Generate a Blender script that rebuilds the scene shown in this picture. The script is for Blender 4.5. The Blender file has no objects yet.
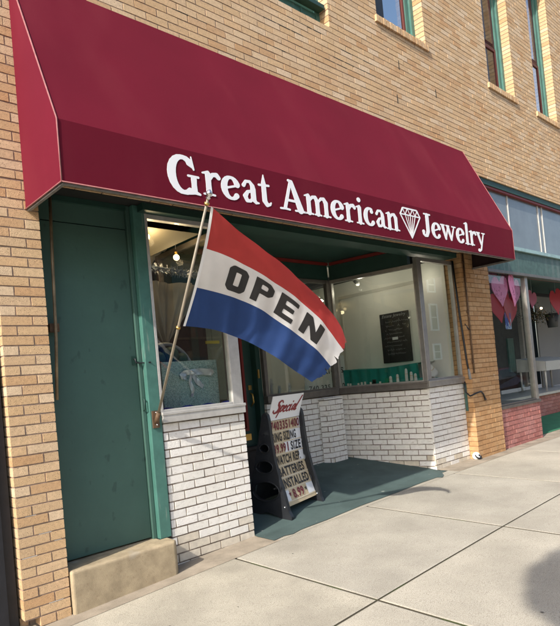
import bpy, bmesh, math, random
import numpy as np
from mathutils import Vector, Matrix
random.seed(7)
S = bpy.context.scene
COL = S.collection
R = math.radians
# ------------------------------------------------------------------ camera
cd = bpy.data.cameras.new('camera'); cam = bpy.data.objects.new('camera', cd); COL.objects.link(cam)
F = Vector((0.6837841, 0.72930699, 0.02346526)); RX = Vector((0.7279199, -0.67954279, -0.0914014)); UP = Vector((0.05071403, -0.07957966, 0.99553763))
M = Matrix((( RX.x, UP.x, -F.x, 0.0), (RX.y, UP.y, -F.y, -4.0404), (RX.z, UP.z, -F.z, 1.489488), (0, 0, 0, 1)))
cam.matrix_world = M
cd.sensor_fit = 'HORIZONTAL'; cd.sensor_width = 36; cd.lens = 36*575.437/560
cd.shift_y = (367.43-313)/560
cd.clip_start = 0.05; cd.clip_end = 500
S.camera = cam
# ------------------------------------------------------------------ light
SUN = Vector((1.0, 0.25, -0.79)).normalized()          # direction the light travels
w = bpy.data.worlds.new('World'); S.world = w; w.use_nodes = True
nt = w.node_tree; bg = nt.nodes['Background']; bg.inputs['Strength'].default_value = 0.15
sky = nt.nodes.new('ShaderNodeTexSky'); sky.sky_type = 'NISHITA'; sky.sun_disc = False
sky.sun_elevation = math.asin(-SUN.z); sky.sun_rotation = math.atan2(-SUN.x, -SUN.y)
sky.dust_density = 2.5; sky.air_density = 1.0; sky.ozone_density = 1.0
nt.links.new(sky.outputs[0], bg.inputs[0])
sl = bpy.data.lights.new('sun', 'SUN'); sl.energy = 3.5; sl.angle = R(0.8); sl.color = (1.0, 0.93, 0.83)
so = bpy.data.objects.new('sun', sl); COL.objects.link(so)
so.rotation_euler = SUN.to_track_quat('-Z', 'Y').to_euler(); so.location = (-10, -5, 12)
vs = S.view_settings
S.display_settings.display_device = 'sRGB'
vs.view_transform = 'Standard'; vs.look = 'None'; vs.exposure = 0.80; vs.gamma = 1; vs.use_curve_mapping = False
try:
    S.cycles.max_bounces = 10; S.cycles.transparent_max_bounces = 16; S.cycles.caustics_reflective = False; S.cycles.caustics_refractive = False
except Exception: pass

# ------------------------------------------------------------------ materials
MATS = {}
def mat(name, color=(.5, .5, .5), rough=.7, metal=0, var=0, vscale=6, bump=0, bscale=60, spec=.5, island=None,
        speck=None, emis=None, streak=None, trans=0):
    if name in MATS: return MATS[name]
    m = bpy.data.materials.new(name); m.use_nodes = True; t = m.node_tree; N = t.nodes; L = t.links
    b = N['Principled BSDF']; b.inputs['Roughness'].default_value = rough; b.inputs['Metallic'].default_value = metal
    b.inputs['Specular IOR Level'].default_value = spec
    tc = N.new('ShaderNodeTexCoord'); co = tc.outputs['Object']
    def rgb(c):
        n = N.new('ShaderNodeRGB'); n.outputs[0].default_value = (*c, 1); return n.outputs[0]
    def noise(sc, det=4, rgh=.6):
        n = N.new('ShaderNodeTexNoise'); n.inputs['Scale'].default_value = sc; n.inputs['Detail'].default_value = det; n.inputs['Roughness'].default_value = rgh
        L.new(co, n.inputs['Vector']); return n.outputs['Fac']
    def mix(f, a, c, mode='MIX'):
        n = N.new('ShaderNodeMix'); n.data_type = 'RGBA'; n.blend_type = mode
        if isinstance(f, (int, float)): n.inputs[0].default_value = f
        else: L.new(f, n.inputs[0])
        L.new(a, n.inputs[6]); L.new(c, n.inputs[7]); return n.outputs[2]
    def ramp(f, stops):
        n = N.new('ShaderNodeValToRGB'); e = n.color_ramp.elements
        while len(e) < len(stops): e.new(.5)
        for k, (p, c) in enumerate(stops):
            e[k].position = p; e[k].color = (*c, 1)
        L.new(f, n.inputs[0]); return n.outputs[0]
    if island:
        g = N.new('ShaderNodeNewGeometry')
        base = ramp(g.outputs['Random Per Island'], [(k/(len(island)-1), c) for k, c in enumerate(island)])
    else: base = rgb(color)
    if var:
        v = ramp(noise(vscale, 6), [(.3, (1-var,)*3), (.7, (1+var*.6,)*3)])
        base = mix(1.0, base, v, 'MULTIPLY')
    if speck:
        sc, lo, hi, c, amt = speck
        s = ramp(noise(sc, 2, .5), [(lo, (0, 0, 0)), (hi, (amt, amt, amt))])
        sep = N.new('ShaderNodeSeparateColor'); L.new(s, sep.inputs[0])
        base = mix(sep.outputs[0], base, rgb(c))
    if streak:
        sc, lo, hi, c, amt, vec = streak
        mp = N.new('ShaderNodeMapping'); mp.inputs['Scale'].default_value = vec; L.new(co, mp.inputs[0])
        n = N.new('ShaderNodeTexNoise'); n.inputs['Scale'].default_value = sc; n.inputs['Detail'].default_value = 6; L.new(mp.outputs[0], n.inputs['Vector'])
        s = ramp(n.outputs['Fac'], [(lo, (0, 0, 0)), (hi, (amt, amt, amt))])
        sep = N.new('ShaderNodeSeparateColor'); L.new(s, sep.inputs[0])
        base = mix(sep.outputs[0], base, rgb(c))
    L.new(base, b.inputs['Base Color'])
    if bump:
        bn = N.new('ShaderNodeBump'); bn.inputs['Strength'].default_value = bump; bn.inputs['Distance'].default_value = .004
        L.new(noise(bscale, 5), bn.inputs['Height']); L.new(bn.outputs[0], b.inputs['Normal'])
    if emis:
        b.inputs['Emission Color'].default_value = (*emis[0], 1); b.inputs['Emission Strength'].default_value = emis[1]
    if trans:
        tr = N.new('ShaderNodeBsdfTranslucent'); L.new(base, tr.inputs[0])
        mx = N.new('ShaderNodeMixShader'); mx.inputs[0].default_value = trans
        L.new(b.outputs[0], mx.inputs[1]); L.new(tr.outputs[0], mx.inputs[2]); L.new(mx.outputs[0], N['Material Output'].inputs[0])
    MATS[name] = m; return m
def glassmat(name, tint=(.9, .95, .93), ior=1.5, rough=0.0):
    m = bpy.data.materials.new(name); m.use_nodes = True; t = m.node_tree; N = t.nodes; L = t.links
    N.remove(N['Principled BSDF'])
    tr = N.new('ShaderNodeBsdfTransparent'); tr.inputs[0].default_value = (*tint, 1)
    gl = N.new('ShaderNodeBsdfGlossy'); gl.inputs['Roughness'].default_value = rough
    fr = N.new('ShaderNodeFresnel'); ge = N.new('ShaderNodeNewGeometry'); mr = N.new('ShaderNodeMapRange')
    mr.inputs['To Min'].default_value = ior; mr.inputs['To Max'].default_value = 1/ior   # same reflectance at both faces of the sheet
    L.new(ge.outputs['Backfacing'], mr.inputs['Value']); L.new(mr.outputs[0], fr.inputs[0])
    mx = N.new('ShaderNodeMixShader'); L.new(fr.outputs[0], mx.inputs[0]); L.new(tr.outputs[0], mx.inputs[1]); L.new(gl.outputs[0], mx.inputs[2])
    L.new(mx.outputs[0], N['Material Output'].inputs[0]); MATS[name] = m; return m

m_brick = mat('tan_brick', rough=.88, island=[(.66, .46, .265), (.61, .41, .225), (.69, .50, .31), (.56, .34, .175), (.65, .455, .26), (.71, .54, .36), (.60, .42, .25), (.66, .445, .25)],
              var=.16, vscale=40, streak=(1.0, .55, .80, (.42, .30, .18), .35, (1.2, 1.2, .5)), bump=.8, bscale=160, spec=.2, speck=(170, .62, .68, (.10, .05, .03), .75))
m_brick_far = mat('ochre_brick', rough=.9, island=[(.50, .29, .14), (.46, .26, .12), (.54, .34, .18), (.48, .28, .13), (.53, .33, .17), (.43, .24, .11)],
              var=.2, vscale=14, bump=.5, bscale=120, spec=.2, streak=(3, .66, .72, (.7, .62, .5), .5, (3, 3, 3)))
m_mortar = mat('brick_mortar', (.34, .255, .20), rough=.95, var=.3, vscale=30, bump=.8, bscale=200, spec=.1)
m_wbrick = mat('white_painted_brick', rough=.6, island=[(.82, .80, .75), (.78, .76, .70), (.85, .83, .79), (.75, .72, .66), (.82, .80, .74), (.80, .78, .74), (.86, .84, .80)],
               var=.08, vscale=25, bump=1, bscale=120, spec=.3, streak=(1, .58, .70, (.45, .40, .33), .5, (22, 22, 60)))
m_wdirty = mat('grimy_white_brick', rough=.75, island=[(.66, .60, .49), (.72, .67, .58), (.60, .53, .42), (.70, .64, .53)], var=.15, vscale=20, bump=1, bscale=120, spec=.2)
m_wmortar = mat('grey_mortar', (.25, .20, .16), rough=.95, streak=(1, .50, .62, (.62, .58, .52), .6, (5, 5, 9)), var=.3, vscale=30, bump=.8, bscale=200, spec=.1)
m_pbrick = mat('pink_painted_brick', rough=.75, island=[(.42, .17, .15), (.38, .14, .12), (.47, .21, .19), (.44, .19, .16)], var=.25, vscale=30, bump=1, bscale=90,
               streak=(1, .6, .68, (.5, .36, .32), .5, (20, 20, 60)))
m_pmortar = mat('pink_mortar', (.24, .11, .10), rough=.95, var=.3, vscale=30)
m_green = mat('green_door_paint', (.055, .122, .100), rough=.55, var=.10, vscale=3, bump=.25, bscale=35, streak=(1.0, .655, .70, (.026, .06, .05), .55, (13, 13, 7)))
m_teal = mat('teal_trim_paint', (.065, .18, .15), rough=.5, var=.2, vscale=8, bump=.3, bscale=50, streak=(1, .62, .72, (.35, .38, .33), .3, (30, 30, 4)))
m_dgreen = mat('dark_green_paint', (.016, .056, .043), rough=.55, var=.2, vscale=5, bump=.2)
m_black = mat('black_paint', (.012, .013, .018), rough=.55, var=.3, vscale=10, bump=.4, bscale=50)
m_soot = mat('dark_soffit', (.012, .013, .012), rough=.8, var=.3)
m_red = mat('dark_red_trim', (.20, .02, .016), rough=.5)
m_awn = mat('burgundy_awning_canvas', (.132, .0078, .0205), rough=.85, var=.10, vscale=1.3, bump=.35, bscale=600, spec=.12, streak=(1.0, .52, .75, (.175, .024, .035), .4, (2.2, 1.2, .6)), speck=(9, .80, .83, (.5, .2, .2), .4))
m_welt = mat('faded_awning_piping', (.30, .11, .11), rough=.7, var=.25, vscale=20)
m_tube = mat('galvanised_tube', (.22, .21, .20), rough=.6, metal=.2, var=.3, vscale=20)
m_wht = mat('white_lettering', (.86, .87, .88), rough=.5)
m_alu = mat('brushed_aluminium', (.40, .385, .36), rough=.42, metal=.65, var=.15, vscale=12)
m_alud = mat('bronze_aluminium', (.17, .155, .14), rough=.45, metal=.5, var=.2, vscale=12)
m_silv = mat('silver_sill', (.56, .55, .52), rough=.5, metal=.3, var=.15, vscale=12, bump=.2)
m_conc = mat('sidewalk_concrete', (.445, .415, .345), rough=.93, var=.2, vscale=1.3, bump=1, bscale=260, spec=.15, speck=(170, .50, .66, (.23, .205, .165), .75),
             streak=(1.0, .60, .75, (.34, .30, .24), .45, (1.1, 1.7, 1)))
m_concs = [m_conc]
for k_, c_ in enumerate([(.465, .432, .358), (.425, .398, .335), (.45, .416, .338)]):
    m_concs.append(mat('sidewalk_concrete_%s' % 'abc'[k_], c_, rough=.93, var=.24, vscale=1.1+.3*k_, bump=1, bscale=250, spec=.15, speck=(165, .50, .66, (.23, .205, .165), .75), streak=(1.0, .58, .74, (.33, .30, .245), .5, (1.4+.4*k_, .9, 1))))
m_apron = mat('apron_concrete', (.32, .275, .215), rough=.95, var=.3, vscale=5, bump=.8, bscale=90, spec=.15, speck=(200, .6, .7, (.2, .17, .13), .5))
m_dirt = mat('joint_dirt', (.050, .042, .026), rough=1, streak=(1, .55, .62, (.04, .055, .012), .8, (3, 3, 3)))
m_step = mat('limestone_step', (.40, .325, .215), rough=.92, var=.28, vscale=9, bump=.7, bscale=220, spec=.2, speck=(45, .62, .70, (.22, .14, .08), .25), streak=(1, .58, .68, (.45, .42, .36), .6, (3, 3, 3)))
m_floor = mat('green_floor_paint', (.070, .106, .102), rough=.8, var=.25, vscale=3, bump=.5, bscale=90, spec=.3, streak=(1, .69, .73, (.34, .37, .33), .7, (9, 9, 9)), speck=(150, .68, .74, (.2, .24, .22), .4))
m_asph = mat('asphalt', (.05, .05, .052), rough=.9, var=.2, vscale=2, bump=.6, bscale=80)
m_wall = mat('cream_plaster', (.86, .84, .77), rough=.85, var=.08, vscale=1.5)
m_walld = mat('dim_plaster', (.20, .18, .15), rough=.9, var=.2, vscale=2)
m_grey = mat('grey_panelling', (.30, .31, .31), rough=.8, streak=(1, .5, .62, (.2, .2, .2), .6, (.2, 9, .2)))
m_gold = mat('brass', (.62, .40, .12), rough=.35, metal=.9)
m_iron = mat('rusty_iron', (.16, .10, .06), rough=.7, metal=.4, var=.4, vscale=30)
m_chrome = mat('chrome', (.7, .7, .7), rough=.25, metal=1)
m_blk = mat('black_plastic', (.014, .016, .020), rough=.45, var=.3, vscale=18, bump=.2, bscale=120)
m_teacl = mat('teal_cloth', (.010, .27, .225), rough=.85, var=.2, vscale=8)
m_cream = mat('cream_vinyl', (.62, .50, .32), rough=.6, var=.08)
m_tile = mat('white_letter_tile', (.78, .79, .80), rough=.4)
m_dred = mat('dark_red_letter', (.16, .012, .025), rough=.5)
m_bl = mat('black_letter', (.012, .012, .015), rough=.5)
m_glass = glassmat('clear_glass')
m_glass2 = glassmat('shop_glass', (.93, .96, .94), 1.95)
m_bulb = mat('warm_bulb', (1, .8, .5), emis=((1, .68, .36), 5))
m_grass = mat('leaf_green', (.05, .09, .025), rough=.7, var=.4, vscale=3)

# ------------------------------------------------------------------ mesh helpers
def orient(o, label=None, cat=None, group=None, kind=None):
    if label: o['label'] = label
    if cat: o['category'] = cat
    if group: o['group'] = group
    if kind: o['kind'] = kind
    return o
def empty(name, loc, label, cat, group=None, rz=0):
    o = bpy.data.objects.new(name, None); COL.objects.link(o); o.location = loc; o.rotation_euler = (0, 0, rz); o.empty_display_size = .1
    return orient(o, label, cat, group)
class MB:
    def __init__(s): s.v = []; s.f = []; s.mi = []; s.mats = []; s.M = None; s.smooth = []
    def m(s, material):
        if material not in s.mats: s.mats.append(material)
        return s.mats.index(material)
    def add(s, verts, faces, material, smooth=False):
        b = len(s.v)
        for p in verts:
            p = Vector(p)
            if s.M is not None: p = s.M @ p
            s.v.append(p)
        k = s.m(material)
        for f in faces: s.f.append([b+i for i in f]); s.mi.append(k); s.smooth.append(smooth)
    def box(s, x0, x1, y0, y1, z0, z1, material):
        if x0 > x1: x0, x1 = x1, x0
        if y0 > y1: y0, y1 = y1, y0
        if z0 > z1: z0, z1 = z1, z0
        s.add([(x0,y0,z0),(x1,y0,z0),(x1,y1,z0),(x0,y1,z0),(x0,y0,z1),(x1,y0,z1),(x1,y1,z1),(x0,y1,z1)],
              [(0,3,2,1),(4,5,6,7),(0,1,5,4),(1,2,6,5),(2,3,7,6),(3,0,4,7)], material)
    def bar(s, a, b, r, material, n=10, r2=None, cap=True):
        s.tube([a, b], [r, r if r2 is None else r2], material, n, cap)
    def tube(s, pts, r, material, n=10, cap=True):
        pts = [Vector(p) for p in pts]
        if isinstance(r, (int, float)): r = [r]*len(pts)
        vs_, fs = [], []
        prev = None
        for i, p in enumerate(pts):
            d = (pts[min(i+1, len(pts)-1)] - pts[max(i-1, 0)]).normalized()
            if prev is None: a = d.orthogonal().normalized()
            else:
                a = (prev - d*prev.dot(d))
                a = a.normalized() if a.length > 1e-6 else d.orthogonal().normalized()
            prev = a; b = d.cross(a)
            for k in range(n):
                t = 2*math.pi*k/n; vs_.append(p + (a*math.cos(t)+b*math.sin(t))*r[i])
        for i in range(len(pts)-1):
            for k in range(n):
                k2 = (k+1) % n; fs.append((i*n+k, i*n+k2, (i+1)*n+k2, (i+1)*n+k))
        if cap:
            fs.append(tuple(range(n))[::-1]); fs.append(tuple((len(pts)-1)*n+k for k in range(n)))
        s.add(vs_, fs, material, True)
    def lathe(s, c, prof, material, n=20, axis='z'):
        vs_, fs = [], []
        for (r, h) in prof:
            for k in range(n):
                t = 2*math.pi*k/n
                if axis == 'z': vs_.append((c[0]+r*math.cos(t), c[1]+r*math.sin(t), c[2]+h))
                else: vs_.append((c[0]+r*math.cos(t), c[1]+h, c[2]+r*math.sin(t)))
        for i in range(len(prof)-1):
            for k in range(n):
                k2 = (k+1) % n; fs.append((i*n+k, i*n+k2, (i+1)*n+k2, (i+1)*n+k))
        s.add(vs_, fs, material, True)
    def ball(s, c, r, material, n=12, sc=(1, 1, 1)):
        vs_, fs = [], []
        for i in range(n+1):
            ph = math.pi*i/n
            for k in range(n*2):
                t = math.pi*k/n; vs_.append((c[0]+r*sc[0]*math.sin(ph)*math.cos(t), c[1]+r*sc[1]*math.sin(ph)*math.sin(t), c[2]+r*sc[2]*math.cos(ph)))
        for i in range(n):
            for k in range(2*n):
                k2 = (k+1) % (2*n); fs.append((i*2*n+k, (i+1)*2*n+k, (i+1)*2*n+k2, i*2*n+k2))
        s.add(vs_, fs, material, True)
    def grid(s, fn, nu, nv, material, smooth=True, matfn=None):
        vs_ = [fn(i/nu, j/nv) for j in range(nv+1) for i in range(nu+1)]
        for j in range(nv):
            pass
        b = len(s.v)
        for p in vs_:
            p = Vector(p); s.v.append(s.M @ p if s.M is not None else p)
        for j in range(nv):
            for i in range(nu):
                a = b+j*(nu+1)+i
                s.f.append([a, a+1, a+nu+2, a+nu+1]); s.smooth.append(smooth)
                s.mi.append(s.m(matfn((i+.5)/nu, (j+.5)/nv) if matfn else material))
    def build(s, name, parent=None, label=None, cat=None, group=None, kind=None, loc=None):
        me = bpy.data.meshes.new(name)
        off = Vector(loc) if loc is not None else Vector((0, 0, 0))
        me.from_pydata([tuple(p-off) for p in s.v], [], s.f)
        for mm in s.mats: me.materials.append(mm)
        me.polygons.foreach_set('material_index', s.mi); me.polygons.foreach_set('use_smooth', s.smooth)
        me.update()
        o = bpy.data.objects.new(name, me); COL.objects.link(o)
        o.location = off
        if parent is not None:
            o.parent = parent
            bpy.context.view_layer.update()
            o.matrix_parent_inverse = parent.matrix_world.inverted()
        return orient(o, label, cat, group, kind)
def bevel(o, wd=.004, seg=2):
    m = o.modifiers.new('bevel', 'BEVEL'); m.width = wd; m.segments = seg; m.limit_method = 'ANGLE'; m.angle_limit = R(40); return o
def copy_tree(o, parent=None, cols=COL):
    c = o.copy(); cols.objects.link(c)
    if parent is not None: c.parent = parent
    for ch in list(o.children): copy_tree(ch, c)
    return c
def sub(r, h):
    a0, a1, b0, b1 = r; c0, c1, d0, d1 = h
    if c0 >= a1 or c1 <= a0 or d0 >= b1 or d1 <= b0: return [r]
    out = []
    if c0 > a0: out.append((a0, c0, b0, b1))
    if c1 < a1: out.append((c1, a1, b0, b1))
    x0, x1 = max(a0, c0), min(a1, c1)
    if d0 > b0: out.append((x0, x1, b0, d0))
    if d1 < b1: out.append((x0, x1, d1, b1))
    return out
def bricks(mb, O, U, rects, holes, mb_, mm, L=.213, H=.0677, j=.010, dep=.1, zr=0.0, off=0.0, jit=.0015, back=.12, rnd=random.Random(3), mortar=True, rec=.006, uj=0, dirty=None):
    """brick face: O origin (x,y), U unit direction (x,y) along the wall; outward normal is to the right of U"""
    U = Vector((U[0], U[1], 0)); Nn = Vector((U.y, -U.x, 0)); O = Vector((O[0], O[1], 0))
    def emit(u0, u1, z0, z1, d0, d1, mt, jt=0):
        q = []
        for d in (d0, d1):
            for (u, z) in ((u0, z0), (u1, z0), (u1, z1), (u0, z1)):
                e = rnd.uniform(-jt, jt) if d == d0 else 0
                q.append(O+U*(u+ (rnd.uniform(-jt, jt)*.8 if jt and d == d0 else 0))+Vector((0, 0, z+(rnd.uniform(-jt, jt)*.8 if jt and d == d0 else 0)))+Nn*(-d+e*.5))
        mb.add(q, [(0,1,2,3),(4,7,6,5),(0,4,5,1),(1,5,6,2),(2,6,7,3),(3,7,4,0)], mt)
    for (u0, u1, z0, z1) in rects:
        r0 = math.floor((z0-zr)/H); r1 = math.ceil((z1-zr)/H)
        for r in range(r0, r1):
            a = zr+r*H; b = a+H-j
            o = off+(L/2 if r % 2 else 0)
            k0 = math.floor((u0-o)/L)-1; k1 = math.ceil((u1-o)/L)+1
            for k in range(k0, k1):
                p = o+k*L+(rnd.uniform(-uj, uj)); q = p+L-j
                cu0, cu1, cz0, cz1 = max(p, u0), min(q, u1), max(a, z0), min(b, z1)
                if cu1-cu0 < .012 or cz1-cz0 < .008: continue
                ps = [(cu0, cu1, cz0, cz1)]
                for h in holes: ps = [x for pp in ps for x in sub(pp, h)]
                jy = rnd.uniform(-jit, jit)
                for (x0, x1, y0, y1) in ps:
                    if x1-x0 < .012 or y1-y0 < .008: continue
                    emit(x0, x1, y0, y1, jy, dep, dirty[0] if dirty and rnd.random() < (dirty[1]-y0)/dirty[2] else mb_, .0012)
        if mortar:
            e = .004
            ps = [(u0+e, u1-e, z0+e, z1-e)]
            for h in holes: ps = [x for pp in ps for x in sub(pp, (h[0]-e, h[1]+e, h[2]-e, h[3]+e))]
            for (x0, x1, y0, y1) in ps: emit(x0, x1, y0, y1, rec, max(back, dep+.01), mm)

def gz(x, y):
    t = min(max(x, -12.0), 8.6)-1.6
    z = .045*t-.0032*t*t if t > 0 else .045*t
    z += .02*max(min(y, 0), -4.6)
    if y > .1: z += .13*(y-.1)
    return z

# ------------------------------------------------------------------ 2D shapes by distance field
def arc(cx, cy, rx, ry, a0, a1, n=16):
    return [(cx+rx*math.cos(R(a0+(a1-a0)*i/n)), cy+ry*math.sin(R(a0+(a1-a0)*i/n))) for i in range(n+1)]
def arcr(a0, a1, thick, thin, n=16):
    return [thin+(thick-thin)*abs(math.cos(R(a0+(a1-a0)*i/n)))**1.3 for i in range(n+1)]
def cap(pts, r): return ('c', pts, r)
def poly(pts): return ('p', pts)
def ell(cx, cy, rx, ry): return ('e', cx, cy, rx, ry)
def field(prims, X, Y):
    D = np.full(X.shape, 1e3)
    for p in prims:
        neg = p[0] == '-'
        q = p[1] if neg else p
        if q[0] == 'c':
            pts = q[1]; r = q[2] if isinstance(q[2], (list, tuple)) else [q[2]]*len(pts)
            d = np.full(X.shape, 1e3)
            for i in range(len(pts)-1):
                ax, ay = pts[i]; bx, by = pts[i+1]; l2 = (bx-ax)**2+(by-ay)**2+1e-12
                t = np.clip(((X-ax)*(bx-ax)+(Y-ay)*(by-ay))/l2, 0, 1)
                d = np.minimum(d, np.hypot(X-ax-t*(bx-ax), Y-ay-t*(by-ay))-(r[i]+(r[i+1]-r[i])*t))
        elif q[0] == 'e':
            d = (np.hypot((X-q[1])/q[3], (Y-q[2])/q[4])-1)*min(q[3], q[4])
        else:
            pts = q[1]; n = len(pts); d = np.full(X.shape, 1e3); ins = np.zeros(X.shape, bool)
            for i in range(n):
                ax, ay = pts[i]; bx, by = pts[(i+1) % n]; l2 = (bx-ax)**2+(by-ay)**2+1e-12
                t = np.clip(((X-ax)*(bx-ax)+(Y-ay)*(by-ay))/l2, 0, 1)
                d = np.minimum(d, np.hypot(X-ax-t*(bx-ax), Y-ay-t*(by-ay)))
                if ay != by:
                    c_ = ((ay > Y) != (by > Y)) & (X < (bx-ax)*(Y-ay)/(by-ay)+ax); ins ^= c_
            d = np.where(ins, -d, d)
        D = np.maximum(D, -d) if neg else np.minimum(D, d)
    return D
def contour(prims, x0, x1, y0, y1, res):
    nx = int(math.ceil((x1-x0)/res)); ny = int(math.ceil((y1-y0)/res))
    xs = np.linspace(x0, x1, nx+1); ys = np.linspace(y0, y1, ny+1)
    X, Y = np.meshgrid(xs, ys); D = field(prims, X, Y)+1e-7
    V = []; key = {}; Fs = []
    def vid(k, p):
        if k not in key: key[k] = len(V); V.append(p)
        return key[k]
    act = (np.minimum.reduce([D[:-1, :-1], D[1:, :-1], D[:-1, 1:], D[1:, 1:]]) < 0)
    for jx, ix in zip(*np.nonzero(act)):
        cs = [(ix, jx), (ix+1, jx), (ix+1, jx+1), (ix, jx+1)]
        f = []
        for k in range(4):
            a = cs[k]; b = cs[(k+1) % 4]; da = D[a[1], a[0]]; db = D[b[1], b[0]]
            if da < 0: f.append(vid(('n', a), (xs[a[0]], ys[a[1]])))
            if (da < 0) != (db < 0):
                t = da/(da-db); e = (min(a, b), max(a, b))
                f.append(vid(('e', e), (xs[a[0]]+t*(xs[b[0]]-xs[a[0]]), ys[a[1]]+t*(ys[b[1]]-ys[a[1]]))))
        if len(f) >= 3: Fs.append(f)
    return V, Fs
def emboss(mb, V, Fs, fn, material, thick=None):
    """place 2D mesh: fn(x,y,d) -> 3D point, d = 0 front, thick = back"""
    if not V: return
    if thick is None:
        mb.add([fn(x, y, 0) for x, y in V], Fs, material); return
    n = len(V); vs_ = [fn(x, y, 0) for x, y in V]+[fn(x, y, thick) for x, y in V]
    fs = [tuple(f) for f in Fs]+[tuple(n+i for i in reversed(f)) for f in Fs]
    cnt = {}
    for f in Fs:
        for i in range(len(f)):
            a, b = f[i], f[(i+1) % len(f)]
            cnt[(a, b)] = cnt.get((a, b), 0)+1
    for (a, b) in cnt:
        if (b, a) not in cnt: fs.append((b, a, n+a, n+b))
    mb.add(vs_, fs, material)
FONT_CACHE = {}
def text_mesh(txt, size=1.0, bold=.0, xs=1.0, shear=0.0):
    k = (txt, bold, xs, shear)
    if k not in FONT_CACHE:
        cu = bpy.data.curves.new('tmp', 'FONT'); cu.body = txt; cu.size = 1; cu.offset = bold; cu.fill_mode = 'FRONT'; cu.resolution_u = 3; cu.shear = shear; cu.space_character = 1.13
        o = bpy.data.objects.new('tmp', cu); COL.objects.link(o)
        dg = bpy.context.evaluated_depsgraph_get(); me = bpy.data.meshes.new_from_object(o.evaluated_get(dg))
        V = [(v.co.x, v.co.y) for v in me.vertices]; Fs = [list(p.vertices) for p in me.polygons]
        bpy.data.objects.remove(o); bpy.data.curves.remove(cu); bpy.data.meshes.remove(me)
        x0 = min(p[0] for p in V); y0 = min(p[1] for p in V); x1 = max(p[0] for p in V); y1 = max(p[1] for p in V)
        FONT_CACHE[k] = (V, Fs, (x0, x1, y0, y1))
    return FONT_CACHE[k]
def text_fit(txt, x0, x1, y0, y1, bold=.02, shear=0.0):
    V, Fs, (a0, a1, b0, b1) = text_mesh(txt, bold=bold, shear=shear)
    return [(x0+(x-a0)/(a1-a0)*(x1-x0), y0+(y-b0)/(b1-b0)*(y1-y0)) for x, y in V], Fs

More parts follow.
